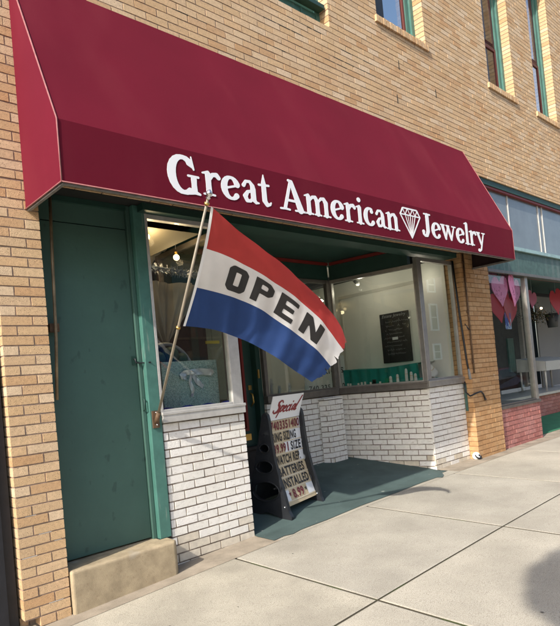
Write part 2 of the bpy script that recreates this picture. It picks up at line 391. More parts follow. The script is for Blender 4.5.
# serif glyphs (x height .7, cap 1)
T, t_ = .088, .036
def serif(x0, x1, y, r=.03): return cap([(x0, y), ((x0+x1)/2, y+(.012 if y < .3 else -.012)), (x1, y)], r)
def stem(x, y0, y1, r=T): return cap([(x, y0), (x, (y0+y1)/2), (x, y1)], [r, r*.9, r])
GL = {
 'G': (1.08, [cap(arc(.50, .47, .37, .46, 52, 300), arcr(52, 300, .135, .055)), cap([(.74, .86), (.86, .66)], [.055, .022]), cap([(.80, .98), (.86, .66)], [.02, .03]), cap([(.70, .80), (.84, .70)], [.07, .03]),
              stem(.84, .12, .40, .095), cap([(.66, .47), (1.0, .47)], .032), cap([(.66, .02), (.84, .06), (1.02, .02)], [.05, .06, .03])]),
 'r': (.56, [stem(.18, .06, .60), serif(.03, .35, .03), cap([(.02, .62), (.18, .66)], [.025, .05]), cap([(.22, .44), (.32, .62), (.44, .63), (.50, .56)], [.03, .055, .07, .065])]),
 'e': (.62, [cap(arc(.32, .35, .22, .31, 25, 318, 20), arcr(25, 318, .10, .042, 20)), cap([(.16, .33), (.52, .45)], .032), cap([(.50, .52), (.53, .44)], .055)]),
 'a': (.62, [cap([(.12, .52), (.20, .65), (.34, .66), (.42, .54), (.43, .42)], [.06, .045, .045, .075, T]), cap([(.43, .45), (.43, .14), (.50, .05), (.60, .05)], [T, T, .05, .025]),
             cap([(.42, .40), (.24, .34), (.15, .2), (.2, .07), (.32, .07), (.42, .2)], [.035, .05, .075, .06, .045, .04])]),
 't': (.42, [cap([(.21, .97), (.20, .70), (.20, .16), (.27, .05), (.38, .07), (.42, .13)], [.012, .08, .085, .07, .04, .025]), cap([(.03, .63), (.38, .66)], .036)]),
 'A': (.98, [cap([(.20, .07), (.46, .94)], [.06, .05]), cap([(.50, .96), (.80, .07)], [.075, .12]), cap([(.40, 1.0), (.52, .98)], .045), cap([(.27, .34), (.68, .34)], .042), serif(.03, .37, .03, .034), serif(.60, .97, .03, .034)]),
 'm': (1.10, [stem(.17, .06, .60), serif(.03, .33, .03), cap([(.02, .62), (.17, .66)], [.025, .05]), cap([(.2, .46), (.34, .62), (.46, .62), (.52, .5)], [.03, .05, .07, T]), stem(.53, .06, .5), serif(.41, .67, .03),
              cap([(.56, .46), (.70, .62), (.82, .62), (.89, .5)], [.03, .05, .07, T]), stem(.90, .06, .5), serif(.78, 1.07, .03)]),
 'n': (.74, [stem(.17, .06, .60), serif(.03, .33, .03), cap([(.02, .62), (.17, .66)], [.025, .05]), cap([(.2, .46), (.34, .62), (.46, .62), (.53, .5)], [.03, .05, .07, T]), stem(.54, .06, .5), serif(.42, .71, .03)]),
 'i': (.36, [stem(.18, .06, .60), serif(.03, .34, .03), cap([(.03, .62), (.18, .66)], [.025, .05]), ell(.18, .90, .09, .09)]),
 'c': (.57, [cap(arc(.32, .35, .21, .31, 62, 318, 20), arcr(62, 318, .10, .045, 20)), ell(.43, .55, .08, .075)]),
 'J': (.60, [cap([(.38, .92), (.38, .25), (.30, .07), (.18, .03), (.10, .10), (.10, .20)], [.10, .10, .08, .05, .06, .085]), cap([(.20, .97), (.56, .97)], .036)]),
 'w': (1.02, [cap([(.13, .62), (.30, .08)], [T, .06]), cap([(.30, .06), (.48, .62)], .04), cap([(.48, .62), (.67, .08)], [T, .06]), cap([(.67, .06), (.88, .62)], [.045, .035]), cap([(.01, .67), (.25, .67)], .03), cap([(.36, .67), (.56, .67)], .03), cap([(.76, .67), (1.0, .67)], .03)]),
 'l': (.34, [stem(.18, .06, .94), serif(.03, .34, .03), cap([(.02, .95), (.18, .99)], [.025, .05])]),
 'y': (.66, [cap([(.14, .62), (.34, .12)], [T, .06]), cap([(.56, .64), (.30, -.12), (.18, -.20)], [.035, .05, .05]), ell(.14, -.17, .085, .08), cap([(.01, .67), (.27, .67)], .03), cap([(.44, .67), (.66, .67)], .03)]),
}
def serif_word(mb, word, x0, x1, zb, ch, fn, material, thick=None, first=1.0, res=.016):
    nat = sum(GL[c][0] for c in word); k = (x1-x0)/nat/ch
    x = x0
    for i, c in enumerate(word):
        wd, pr = GL[c]; V, Fs = contour(pr, -.1, wd+.1, -.35, 1.1, res)
        emboss(mb, [(x+px*ch*k, zb+py*ch) for px, py in V], Fs, fn, material, thick)
        x += wd*ch*k

# ================================================================== GROUND
def sheet(name, xs, ys, zf, material, kind='structure', lift=0.0, cond=None):
    mb = MB(); 
    fn = lambda a, b: (xs[0]+(xs[1]-xs[0])*a, ys[0]+(ys[1]-ys[0])*b, zf(xs[0]+(xs[1]-xs[0])*a, ys[0]+(ys[1]-ys[0])*b)+lift)
    mb.grid(fn, max(1, int((xs[1]-xs[0])/.25)), max(1, int((ys[1]-ys[0])/.25)), material, False)
    return mb.build(name, kind=kind)
# slabs of the pavement: one mesh, real gaps
mb = MB()
xsl = [-12.0, -9.9, -7.8, -5.7, -3.6, -1.0, 1.05, 2.935, 4.70, 6.45, 8.3, 10.1, 12.0, 14, 16, 18, 20, 22, 24, 26, 28, 30]
ysl = [-4.55, -3.15, -1.63, -.135]
rr = random.Random(5)
for i in range(len(xsl)-1):
    for jx in range(len(ysl)-1):
        g = .008
        x0, x1, y0, y1 = xsl[i]+g, xsl[i+1]-g, ysl[jx]+g, ysl[jx+1]-(g if jx < 2 else 0)
        if jx == 2 and xsl[i] == 1.05: pass
        nu = max(2, int((x1-x0)/.22)); nv = max(2, int((y1-y0)/.22)); dz = rr.uniform(-.002, .002)
        dz = -.0005 if jx == 2 else dz
        def P(a, c_): 
            x = x0+(x1-x0)*a; y = y0+(y1-y0)*c_
            e = .004 if a in (0, 1) or c_ in (0, 1) else 0
            return (x, y, gz(x, y)+dz-e)
        aa = [0, .006]+[k/nu for k in range(1, nu)]+[.994, 1]; cc = [0, .008]+[k/nv for k in range(1, nv)]+[.992, 1]
        vs_ = [P(a, c_) for c_ in cc for a in aa]; na = len(aa); fs = [(r*na+k, r*na+k+1, (r+1)*na+k+1, (r+1)*na+k) for r in range(len(cc)-1) for k in range(na-1)]
        mb.add(vs_, fs, rr.choice(m_concs))
        # slab edges
        per = [(0, k) for k in range(na)]
        for (p, q) in [((x0, y0), (x1, y0)), ((x1, y0), (x1, y1)), ((x1, y1), (x0, y1)), ((x0, y1), (x0, y0))]:
            n = 8
            for k in range(n):
                ax, ay = p[0]+(q[0]-p[0])*k/n, p[1]+(q[1]-p[1])*k/n; bx, by = p[0]+(q[0]-p[0])*(k+1)/n, p[1]+(q[1]-p[1])*(k+1)/n
                za, zb = gz(ax, ay)+dz-.004, gz(bx, by)+dz-.004
                mb.add([(ax, ay, za-.05), (bx, by, zb-.05), (bx, by, zb), (ax, ay, za)], [(0, 1, 2, 3)], m_dirt)
for k in range(26):
    x, y = rr.uniform(1.2, 7.5), rr.uniform(-2.9, -.3); q = rr.uniform(.004, .011)
    if min(abs(x-a) for a in xsl) < .05 or abs(y+1.63) < .04: continue
    mb.add([(x+q*math.cos(t_*.785)*rr.uniform(.7, 1.2), y+q*math.sin(t_*.785), gz(x, y)+.0035) for t_ in range(8)], [tuple(range(8))], mat('old_gum', (.10, .09, .08), rough=.9))
mb.build('pavement', kind='structure')
sheet('joint_dirt', (-12, 30), (-4.6, -.12), gz, m_dirt, lift=-.009)
YB = [-.165, -.12, -.08, -.04, 0, .03, .06, .1, .13, .16]
mb = MB()
def strip(mb, xs, ys, lift, mt):
    na = len(xs); mb.add([(x, y, gz(x, y)+lift) for y in ys for x in xs], [(r_*na+k, r_*na+k+1, (r_+1)*na+k+1, (r_+1)*na+k) for r_ in range(len(ys)-1) for k in range(na-1)], mt)
strip(mb, [-12+.2*k for k in range(78)]+[3.44], YB, .002, m_apron); strip(mb, [3.44+.156*k for k in range(21)], YB[:2]+[-.08, -.04, 0], .002, m_conc); strip(mb, [6.56+.2*k for k in range(120)], YB, .002, m_apron)
mb.build('pavement_apron', kind='structure')
# entry floor, green paint running onto the pavement (4 mm above)
mb = MB()
strip(mb, [3.40+.156*k for k in range(21)], [-.02, 0, .03, .06, .1, .13, .16]+[.2+.1*k for k in range(16)], .008, m_floor)
edge = [(3.40, -.13), (3.54, -.115), (3.62, -.15), (3.75, -.12), (4.1, -.13), (4.67, -.105), (5.3, -.12), (5.8, -.10), (6.13, -.11), (6.16, -.17), (6.28, -.12), (6.4, .03), (6.55, .10)]
for a, b in zip(edge[:-1], edge[1:]):
    mb.add([(a[0], a[1], gz(*a)+.008), (b[0], b[1], gz(*b)+.008), (b[0], max(b[1], -.02)+.0, gz(b[0], max(b[1], -.02))+.008), (a[0], max(a[1], -.02), gz(a[0], max(a[1], -.02))+.008)] if b[1] < -.02 else
           [(a[0], a[1], gz(*a)+.008), (b[0], -.019, gz(b[0], -.019)+.008), (a[0], -.019, gz(a[0], -.019)+.008)], [(0, 1, 2, 3)] if b[1] < -.02 else [(0, 1, 2)], m_floor)
mb.build('entry_floor', kind='structure')
mb = MB()
mb.grid(lambda a, b: (-60+160*a, -11.6+7.0*b, -.30+.012*(-60+160*a)*0), 4, 2, m_asph, False); mb.build('road', kind='structure')
mb = MB(); mb.box(-60, 100, -4.72, -4.56, -1, -.12, m_conc)
mb.box(-60, 100, -15.4, -11.6, -1, -.15, m_conc); mb.build('kerb', kind='structure')
mb = MB(); mb.grid(lambda a, b: (-150+400*a, -150+400*b, -.55), 2, 2, m_asph, False); mb.build('ground', kind='structure')

# ================================================================== BUILDING
B = empty('brick_building', (1.285, 0, 0), 'tan brick commercial building with tall narrow upper windows above the shops', 'building')
XL = 1.285
mb = MB()
up_holes = [(3.2-XL, 5.03-XL, 5.40, 8.2), (5.97-XL, 7.06-XL, 5.885, 8.4), (8.87-XL, 9.80-XL, 5.885, 8.05), (10.68-XL, 11.6-XL, 5.885, 8.6), (13.2-XL, 14.2-XL, 5.885, 8.05), (8.215-XL, 16.0-XL, 3.0, 4.29), (5.93-XL, 7.10-XL, 5.795, 5.886), (8.82-XL, 9.85-XL, 5.795, 5.886), (10.63-XL, 11.65-XL, 5.795, 5.886), (13.15-XL, 14.25-XL, 5.795, 5.886)]
bricks(mb, (XL, 0), (1, 0), [(0, 16.2, 3.05, 10.0)], up_holes, m_brick, m_mortar, dep=.19, back=.26, off=.07, uj=.002, jit=.0015, rec=.004)
# open cracks in the joints
rc = random.Random(11)
for (x, z, n, d) in [(5.05, 5.05, 4, 1), (6.2, 5.35, 2, 0), (6.3, 4.85, 2, 0), (4.35, 5.25, 3, 1), (4.9, 4.98, 2, 1), (5.2, 5.2, 3, 1), (3.9, 4.85, 2, 1), (7.2, 5.2, 2, 0), (2.9, 4.78, 2, 1), (4.0, 5.12, 3, 1)]:
    r0 = round(z/.0677)
    for k in range(n):
        if d: mb.box(x+k*.2, x+k*.2+.17, -.0005, -.004+.008, r0*.0677-.0095, r0*.0677-.0015, m_soot)
    if not d:
        kk = round((x-XL-.07)/.2130); xx = XL+.07+kk*.213+(.1065 if r0 % 2 else 0)
        mb.box(xx-.012, xx+.001, -.0022, .005, r0*.0677-.02, (r0+1)*.0677+.03, m_soot)
o = mb.build('upper_wall', B)
# sills of header bricks
for k, (a, b) in enumerate([(5.93, 7.10), (8.82, 9.85), (10.63, 11.65), (13.15, 14.25)]): pass
def sash_window(x0, x1, z0, z1, k):
    fm = MB()
    y0 = .15; fw = .085
    fm.box(x0, x0+fw, y0, y0+.09, z0, z1, m_teal); fm.box(x1-.15, x1-.07, y0+.02, y0+.09, z0, z1, m_teal); fm.box(x1-.069, x1, y0-.01, y0+.09, z0, z1, m_teal)
    fm.box(x0+fw, x1-.151, y0, y0+.09, z0, z0+.07, m_teal); fm.box(x0+fw, x1-.151, y0, y0+.09, z1-.09, z1, m_teal)
    f = fm.build('window', B)
    s = MB(); m_sr = mat('maroon_sash', (.16, .035, .03), rough=.55)
    a, b = x0+fw+.002, x1-.153; zm = (z0+z1)/2-.2
    for (p, q, yy) in ((z0+.072, zm, .185), (zm+.03, z1-.092, .20)):
        s.box(a, a+.045, yy, yy+.035, p, q, m_sr); s.box(b-.045, b, yy, yy+.035, p, q, m_sr); s.box(a+.045, b-.045, yy, yy+.035, p, p+.06, m_sr); s.box(a+.045, b-.045, yy, yy+.035, q-.05, q, m_sr)
    s.build('sash', f)
    g = MB(); g.box(a+.045, b-.045, .20, .204, z0+.13, z1-.14, glassmat('upper_glass', (.8, .82, .82), 1.3) if 'upper_glass' not in MATS else MATS['upper_glass']); g.build('pane', f)
    sb = MB(); bricks(sb, (x0-.045, -.028), (1, 0), [(0, x1-x0+.09, z0-.085, z0-.002)], [], m_brick, m_mortar, L=.072, H=.2, j=.014, zr=z0-.09, dep=.17, back=.18, jit=.002, rec=.014); sb.build('sill', f)
    c = MB(); m_cu = mat('pale_curtain', (.42, .43, .42), rough=.9)
    if k in (1, 2):
        c.grid(lambda u, v: (a+.02+(.30)*u, .30+.018*math.sin(u*30), z0+.05+(z1-z0-.1)*v), 24, 2, m_cu); c.build('curtain', f)
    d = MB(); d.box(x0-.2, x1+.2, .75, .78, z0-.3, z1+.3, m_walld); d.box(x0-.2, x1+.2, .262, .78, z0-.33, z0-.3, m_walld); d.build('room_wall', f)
for k, (x0, x1, z0, z1) in enumerate([(5.97, 7.06, 5.885, 8.4), (8.87, 9.80, 5.885, 8.05), (10.68, 11.6, 5.885, 8.6), (13.2, 14.2, 5.885, 8.05)]): sash_window(x0, x1, z0, z1, k+1)
# wide teal window at the left
fm = MB(); x0, x1, z0, z1 = 3.2, 5.03, 5.40, 8.2
fm.box(x0, x0+.09, .14, .24, z0, z1, m_teal); fm.box(x1-.06, x1, .13, .24, z0, z1, m_teal); fm.box(x0+.09, x1-.06, .14, .24, z0, z0+.20, m_teal); fm.box(x0+.09, x1-.06, .16, .24, z0+.201, z0+.62, m_teal); fm.box(x0+.09, x1-.06, .13, .24, z1-.1, z1, m_teal)
for xx in (3.75, 4.35, 4.72): fm.box(xx, xx+.02, .128, .139, z0+.005, z0+.197, m_teal)
f = fm.build('window', B, label='wide teal framed window, the leftmost upper one')
s = MB(); s.box(x0+.02, x1-.02, .03, .127, z0+.22, z0+.265, m_dgreen); s.box(x0+.02, x1-.07, .10, .127, z0+.27, z0+.33, m_teal); s.build('ledge', f)
g = MB(); g.box(x0+.09, x1-.06, .19, .194, z0+.62, z1-.1, m_glass2); g.build('pane', f)
d = MB(); d.box(x0-.2, x1+.2, .75, .78, z0-.3, z1+.3, m_walld); d.build('room_wall', f)
# left pier
mb = MB()
bricks(mb, (XL, 0), (1, 0), [(0, .310, -.3, 3.05)], [(-.01, .10, -.3, .055)], m_brick, m_mortar, L=.213, dep=.1, back=.11, off=0, jit=.002, rec=.004)
bricks(mb, (XL, .6), (0, -1), [(0, .499, -.3, 3.05)], [], m_brick, m_mortar, L=.213, dep=.05, back=.06, off=.05)
mb.box(XL+.065, XL+.31, .112, .599, -.3, 3.04, m_mortar)
for (x, z, l) in [(1.34, .74, .10), (1.42, .61, .12), (1.52, .53, .07), (1.30, .5, .14), (1.45, .13, .14)]:
    r0 = round(z/.0677); mb.box(x, x+l*.7, .001, .004, r0*.0677-.0075, r0*.0677-.0035, mat('lime_efflorescence', (.62, .58, .52), rough=.95))
mb.build('brick_pier', B)
# right pier
mb = MB()
RP0, RP1 = 7.41, 8.205
bricks(mb, (RP0, 0), (1, 0), [(0, RP1-RP0, -.1, 3.05)], [], m_brick_far, mat('ochre_mortar', (.30, .17, .08), rough=.95, var=.3), L=.213, dep=.1, back=.11, off=.03, jit=.002)
bricks(mb, (RP0, .5), (0, -1), [(0, .399, -.1, 3.05)], [], m_brick_far, mat('ochre_mortar'), L=.213, dep=.05, back=.06, off=.05)
bricks(mb, (RP1-.4, .1), (1, 0), [(0, .399, -.1, 3.05)], [], m_brick_far, mat('ochre_mortar'), L=.213, dep=.05, back=.06, off=.0)
mb.box(RP0+.062, RP1-.004, .165, .5, -.1, 3.04, mat('ochre_mortar'))
mb.build('brick_pier', B, label='ochre painted brick pier between the two shops')
# spalled patches on the pier
# party wall / interior shell
mb = MB()
mb.box(7.395, 7.409, .255, 5.0, .9, 3.02, m_wall)               # wall the chalkboard hangs on
mb.box(4.9, 7.394, 3.0, 3.05, .9, 3.6, m_wall); mb.box(5.0, 7.394, .5, 3.0, 3.17, 3.2, m_wall)
mb.box(7.38, 7.3945, 2.2, 2.25, 1.3, 2.75, mat('wall_moulding', (.60, .58, .52))); mb.box(7.38, 7.3945, .7, 2.25, 2.752, 2.80, mat('wall_moulding'))
mb.build('interior_wall', B, label='cream interior side wall seen through the right display windows')
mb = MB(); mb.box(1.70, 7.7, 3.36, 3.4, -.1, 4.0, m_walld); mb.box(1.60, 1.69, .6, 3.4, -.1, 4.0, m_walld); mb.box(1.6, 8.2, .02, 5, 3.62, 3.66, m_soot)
mb.build('back_wall', B)
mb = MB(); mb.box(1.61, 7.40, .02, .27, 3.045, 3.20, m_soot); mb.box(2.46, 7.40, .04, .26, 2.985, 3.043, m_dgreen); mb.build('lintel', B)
mb = MB()
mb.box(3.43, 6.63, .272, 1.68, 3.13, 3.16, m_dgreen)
mb.build('entry_ceiling', B)
mb = MB()
# fascia above the inner windows with red bead
ax, ay, bx, by = 6.54, .14, 6.28, 1.45
Mx = Matrix.Translation((ax, ay, 0)) @ Matrix.Rotation(math.atan2(by-ay, bx-ax), 4, 'Z')
LB = math.hypot(bx-ax, by-ay)
mb.M = Mx
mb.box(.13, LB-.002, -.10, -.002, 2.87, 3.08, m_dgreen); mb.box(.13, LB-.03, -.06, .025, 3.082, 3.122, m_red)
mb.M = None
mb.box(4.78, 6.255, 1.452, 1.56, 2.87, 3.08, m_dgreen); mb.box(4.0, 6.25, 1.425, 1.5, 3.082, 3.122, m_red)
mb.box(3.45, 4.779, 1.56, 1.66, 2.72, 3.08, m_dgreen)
mb.build('fascia', B)

# white brick bulkheads
def wb(O, U, ln, z1, **k):
    bricks(mbw, O, U, [(0, ln, -.2, z1)], [], m_wbrick, m_wmortar, dirty=(m_wdirty, .34, .28), L=.218, H=.0725, j=.0125, zr=z1+.001-.0725*40, **k)
mbw = MB(); wb((2.535, .14), (1, 0), .87, 1.228, dep=.1, back=.108, off=.05, jit=.002)
wb((3.405, .14+.102), (0, 1), 1.2, 1.228, dep=.05, back=.06)
mbw.build('bulkhead', B, label='white painted brick bulkhead below the left display window')
mbw = MB()
wb((6.545, .14), (1, 0), .865, 1.228, dep=.1, back=.108, off=.03, jit=.002)
ub = Vector((6.28-6.545, 1.45-.14, 0)); LBf = ub.length; ub.normalize()
# plane B faces the entry: right of direction must point to -x: go from back to front
wb((6.28, 1.45), (-ub.x, -ub.y), LBf-.0, 1.215, dep=.05, back=.06, off=.02, jit=.002)
wb((4.86, 1.45), (1, 0), 5.87-4.86+.45, 1.215, dep=.05, back=.06, off=.06, jit=.002)
mbw.build('bulkhead', B, label='white painted brick bulkhead around the right side of the entry')
mbw = MB()
wb((5.886, 1.33), (1, 0), .30, 1.17, dep=.1, back=.105, off=.04)
e = Vector((5.886-5.80, 1.33-1.43, 0)); ln = e.length; e.normalize()
wb((5.80, 1.43), (e.x, e.y), ln-.002, 1.17, dep=.03, back=.035, off=.1)
mbw.box(5.80, 6.19, 1.325, 1.448, 1.172, 1.19, m_wbrick)
mbw.build('pilaster', B, label='short white brick pilaster in the back corner of the entry')

# display windows ---------------------------------------------------------------
def win(name, M_, L_, z0, z1, posts, label, sillm, framem, sill_ext=(0, 0), gl=m_glass2, topw=.05, sh=.085, so_=.035, ty=.05):
    """display window in local x along the plane, local -y outward"""
    f = MB(); f.M = M_
    for (a, b) in posts: f.box(a, b, -.012, ty, z0, z1, framem)
    p0 = posts[0][1]; p1 = posts[-1][0]
    f.box(p0, p1, -.010, ty-.002, z1-topw, z1, framem); f.box(p0, p1, -.010, ty-.002, z0, z0+.025, framem)
    fo = bevel(f.build(name, B, label=label), .003)
    s = MB(); s.M = M_; s.box(-sill_ext[0], L_+sill_ext[1], -so_, .12, z0-sh, z0-.001, sillm); s.box(-sill_ext[0]-.004, L_+sill_ext[1]+.004, -so_-.006, -so_+.02, z0-.022, z0+.003, sillm); bevel(s.build('sill', fo), .004)
    g = MB(); g.M = M_; g.box(p0, p1, .016, .021, z0+.026, z1-topw-.001, gl); g.build('pane', fo)
    return fo
I = Matrix.Translation((2.52, .14, 0))
win('display_window', I, .885, 1.315, 2.985, [(0, .026), (.765, .885)], 'display window left of the entry', m_silv, m_silv, topw=.04)
I = Matrix.Translation((6.49, .14, 0))
win('display_window', I, .935, 1.315, 2.95, [(0.03, .125), (.90, .935)], 'narrow front display window beside the ochre pier', m_alu, m_alu, (-.02, 0))
MB_ = Matrix.Translation((6.28, 1.45, 0)) @ Matrix.Rotation(math.atan2(-ub.y, -ub.x), 4, 'Z')
win('display_window', MB_, LBf-.0, 1.305, 2.87, [(0, .03), (LBf-.07, LBf-.015)], 'large display window facing sideways into the entry', m_alud, m_alu)
I = Matrix.Translation((4.86, 1.45, 0))
win('display_window', I, 1.37, 1.305, 2.87, [(0, .055), (1.33, 1.40)], 'display window at the back of the entry', m_alud, m_alud)
# side glass of left display
I = Matrix.Translation((3.40, .27, 0)) @ Matrix.Rotation(R(88), 4, 'Z')
win('display_window', I, 1.15, 1.315, 2.98, [(0, .03), (1.1, 1.15)], 'side pane of the left display window', m_silv, m_alud, so_=.0)

# display decks and boxes behind glass
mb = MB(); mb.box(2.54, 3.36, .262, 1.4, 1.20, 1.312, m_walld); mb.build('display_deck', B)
mb = MB(); mb.add([(4.92,1.575,1.30),(6.30,1.575,1.30),(6.64,.27,1.30),(7.40,.27,1.30),(7.40,3.2,1.30),(4.92,3.2,1.30)], [(0,1,2,3,4,5)], m_wall)
mb.build('display_deck', B)
# cream sloping soffit panel and dark room in left display
mb = MB(); mb.add([(2.55,.30,2.93),(3.2,.30,2.93),(3.9,1.6,3.35),(2.55,1.1,2.62),(3.4,1.6,2.86)], [(0,3,4,2,1)], mat('cream_soffit', (.55, .47, .33), rough=.8)); 
mb.build('display_soffit', B)
mb = MB(); mb.box(2.47, 2.52, .30, 3.3, .3, 3.6, m_walld); mb.build('display_side_wall', B)

# green side door ------------------------------------------------------------------
mb = MB()
mb.box(1.602, 2.375, .20, .245, .318, 2.845, m_green)
do = bevel(mb.build('side_door', B, label='tall flat green painted side door left of the shop'), .003)
mb = MB(); mb.box(1.602, 2.375, .202, .245, 2.852, 3.043, m_green); mb.box(1.602, 2.375, .17, .20, 3.0, 3.043, m_dgreen); mb.build('transom_board', do)
mb = MB(); mb.box(2.378, 2.412, .175, .25, .30, 3.043, m_green); mb.box(2.415, 2.519, .128, .25, .30, 3.043, m_teal); bevel(mb.build('door_jamb', do), .004)
mb = MB(); mb.tube([(2.345, .196, 1.775), (2.345, .165, 1.775), (2.345, .16, 1.745), (2.375, .16, 1.74), (2.43, .145, 1.74), (2.46, .12, 1.74)], .006, m_blk, 8); mb.box(2.33, 2.36, .19, .199, 1.73, 1.80, m_dgreen); mb.build('hasp', do)
mb = MB(); mb.tube([(2.385, .17, 1.45), (2.385, .145, 1.44), (2.385, .145, 1.36), (2.385, .17, 1.35)], .006, m_dgreen, 8); mb.build('door_pull', do)
mb = MB(); mb.tube([(1.735, .12, 3.0), (1.71, .11, 2.5), (1.69, .11, 1.94), (1.66, .11, 1.5)], .012, mat('weathered_pole', (.30, .22, .13), rough=.5, metal=.4, var=.5, vscale=8), 8)
mb.box(1.66, 1.73, .13, .19, 2.0, 2.06, m_iron); mb.build('drop_bar', do)
mb = MB(); mb.box(1.602, 2.415, .252, .30, 0, 3.04, m_soot); mb.build('door_backing', do)
# step
mb = MB()
pts = [(1.606, -.03), (2.45, -.03), (2.475, .0), (2.475, .125), (2.412, .126), (2.412, .30), (1.606, .30)]
zt = .305
n = len(pts)
vs_ = [(x, y, -.06) for x, y in pts]+[(x, y, zt - (.006 if y < 0 else 0)) for x, y in pts]
mb.add(vs_, [tuple(range(n, 2*n))]+[(i, (i+1) % n, n+(i+1) % n, n+i) for i in range(n)], m_step)
o = bevel(mb.build('door_step', B), .018, 3)

# entry door ----------------------------------------------------------------------
mb = MB(); D0, D1, DY = 3.90, 4.785, 1.60
mb.box(D1-.13, D1, DY, DY+.045, .70, 2.72, m_dgreen); mb.box(D0, D0+.1, DY, DY+.045, .70, 2.72, m_dgreen)
mb.box(D0+.1, D1-.13, DY, DY+.045, .70, .90, m_dgreen); mb.box(D0+.1, D1-.13, DY, DY+.045, 2.58, 2.72, m_dgreen)
ed = mb.build('entry_door', B, label='dark green glazed entry door with red inner bead')
mb = MB(); mb.box(D1-.165, D1-.131, DY-.01, DY+.04, .90, 2.58, m_red); mb.box(D0+.1, D1-.166, DY-.01, DY+.04, .90, .935, m_red); mb.build('glazing_bead', ed)
mb = MB(); mb.box(D0+.1, D1-.17, DY+.02, DY+.024, .936, 2.58, m_glass); mb.build('pane', ed)
mb = MB(); mb.tube([(D1-.06, DY-.005, 1.37), (D1-.06, DY-.05, 1.35), (D1-.06, DY-.055, 1.25), (D1-.06, DY-.005, 1.2)], [.009, .012, .012, .009], m_gold, 8); mb.box(D1-.085, D1-.035, DY-.012, DY-.001, 1.41, 1.47, m_gold); mb.build('door_handle', ed)
mb = MB(); mb.box(D0+.66, D0+.78, DY-.008, DY-.001, .78, .86, m_gold); mb.build('mail_slot', ed)
mb = MB(); mb.box(D0+.58, D0+.66, DY+.012, DY+.018, .97, 1.07, m_tile); mb.build('sticker', ed)
mb = MB(); mb.box(4.787, 4.858, 1.50, 1.66, .2, 2.72, m_dgreen); mb.box(4.79, 4.81, 1.48, 1.50, 1.55, 1.66, m_gold); mb.build('door_jamb', ed)
mb = MB(); mb.box(3.42, 4.858, 1.55, 1.75, .15, .66, mat('dark_wood_riser', (.035, .03, .027), rough=.7, var=.4)); mb.box(3.42, 4.86, 1.52, 1.75, .662, .698, mat('dark_wood_riser')); mb.build('threshold', ed)
# dim green inner wall behind the entry door
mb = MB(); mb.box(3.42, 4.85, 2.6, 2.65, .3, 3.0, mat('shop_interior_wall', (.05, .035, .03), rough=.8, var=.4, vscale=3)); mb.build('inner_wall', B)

# neighbour shopfront on the right ---------------------------------------------------
Nb = MB()
Nb.box(8.215, 16.0, .02, .20, 4.20, 4.285, m_dgreen); Nb.box(8.215, 16.0, .035, .2, 4.165, 4.199, m_red)
Nb.box(8.215, 16.0, -.03, .25, 3.235, 3.29, mat('pale_teal_paint', (.30, .45, .45), rough=.5, var=.2, vscale=10)); Nb.box(8.215, 16.0, .01, .25, 2.885, 3.234, mat('weathered_green_board', (.07, .13, .115), rough=.55, var=.35, vscale=12, streak=(1, .55, .65, (.16, .2, .19), .5, (8, 8, .5))))
Nb.box(8.215, 16.0, .0, .05, 2.84, 2.884, m_alud)
shop = Nb.build('shopfront_frame', B, label='green framed shopfront right of the ochre pier')
g = MB(); x = 8.215; cuts = [8.215, 9.27, 10.45, 10.62, 12.0, 13.2, 14.4, 16.0]
m_tg = mat('grey_transom_glass', (.15, .17, .18), rough=.22, var=.2, vscale=2, spec=.5)
for a, b in zip(cuts[:-1], cuts[1:]): g.box(a+.014, b-.014, .085, .095, 3.291, 4.164, m_tg)
g.build('transom_pane', shop)
for a in cuts[1:-1]:
    g = MB(); g.box(a-.011, a+.011, .07, .10, 3.291, 4.164, m_silv); g.build('transom_bar', shop)
f = MB(); f.box(9.56, 9.66, .05, .14, .80, 2.839, m_alu); f.box(8.21, 8.26, .05, .14, .80, 2.839, m_alud); f.box(8.21, 9.68, .03, .16, .755, .80, m_alud); f.box(8.26, 9.56, .05, .13, .802, .83, m_alud)
f2 = bevel(f.build('display_window', B, label='display window of the right hand shop'), .003)
g = MB(); g.box(8.26, 9.56, .085, .09, .83, 2.839, glassmat('reflective_glass', (.92, .95, .93), 1.35)); g.build('pane', f2)
mb = MB(); bricks(mb, (8.207, .05), (1, 0), [(0, 1.45, -.1, .753)], [], m_pbrick, m_pmortar, L=.2, H=.07, dep=.1, back=.105, jit=.003, uj=.01)
bricks(mb, (9.657, .152), (0, 1), [(0, .9, -.1, .753)], [], m_pbrick, m_pmortar, L=.2, H=.07, dep=.05, back=.06, jit=.003)
mb.build('bulkhead', B, label='pink painted brick bulkhead under the right hand shop window')
mb = MB(); bricks(mb, (9.7, 1.0), (1, 0), [(0, 5, -.1, .70)], [], m_pbrick, m_pmortar, L=.2, H=.07, dep=.05, back=.06, jit=.003)
mb.box(9.67, 14.8, .94, 1.9, .702, .75, m_silv)
mb.build('bulkhead', B, label='pink painted brick bulkhead set back inside the right hand entry')
mb = MB(); mb.box(8.27, 9.6, .16, 1.6, .72, .80, m_walld); mb.box(8.21, 16, 3.8, 3.85, 0, 3.4, m_grey); mb.box(8.21, 8.25, .5, 3.8, 0, 3.4, m_walld); mb.box(8.27, 14.95, 2.2, 2.25, .8, 2.98, mat('shade_backing', (.05, .055, .05), rough=.8, var=.4)); mb.box(13.9, 14.0, 2.1, 2.19, .8, 2.98, m_silv); mb.box(13.2, 13.5, 2.15, 2.19, 1.2, 2.0, m_teal); mb.box(8.21, 16, .26, 3.8, 3.0, 3.05, m_dgreen)  # near-black sheet added as backing; the interior gloom is put into its colour
mb.box(14.25, 16, 1.86, 1.9, .752, 2.99, m_grey); mb.box(10.18, 16, 1.0, 1.06, 2.78, 2.84, m_blk)
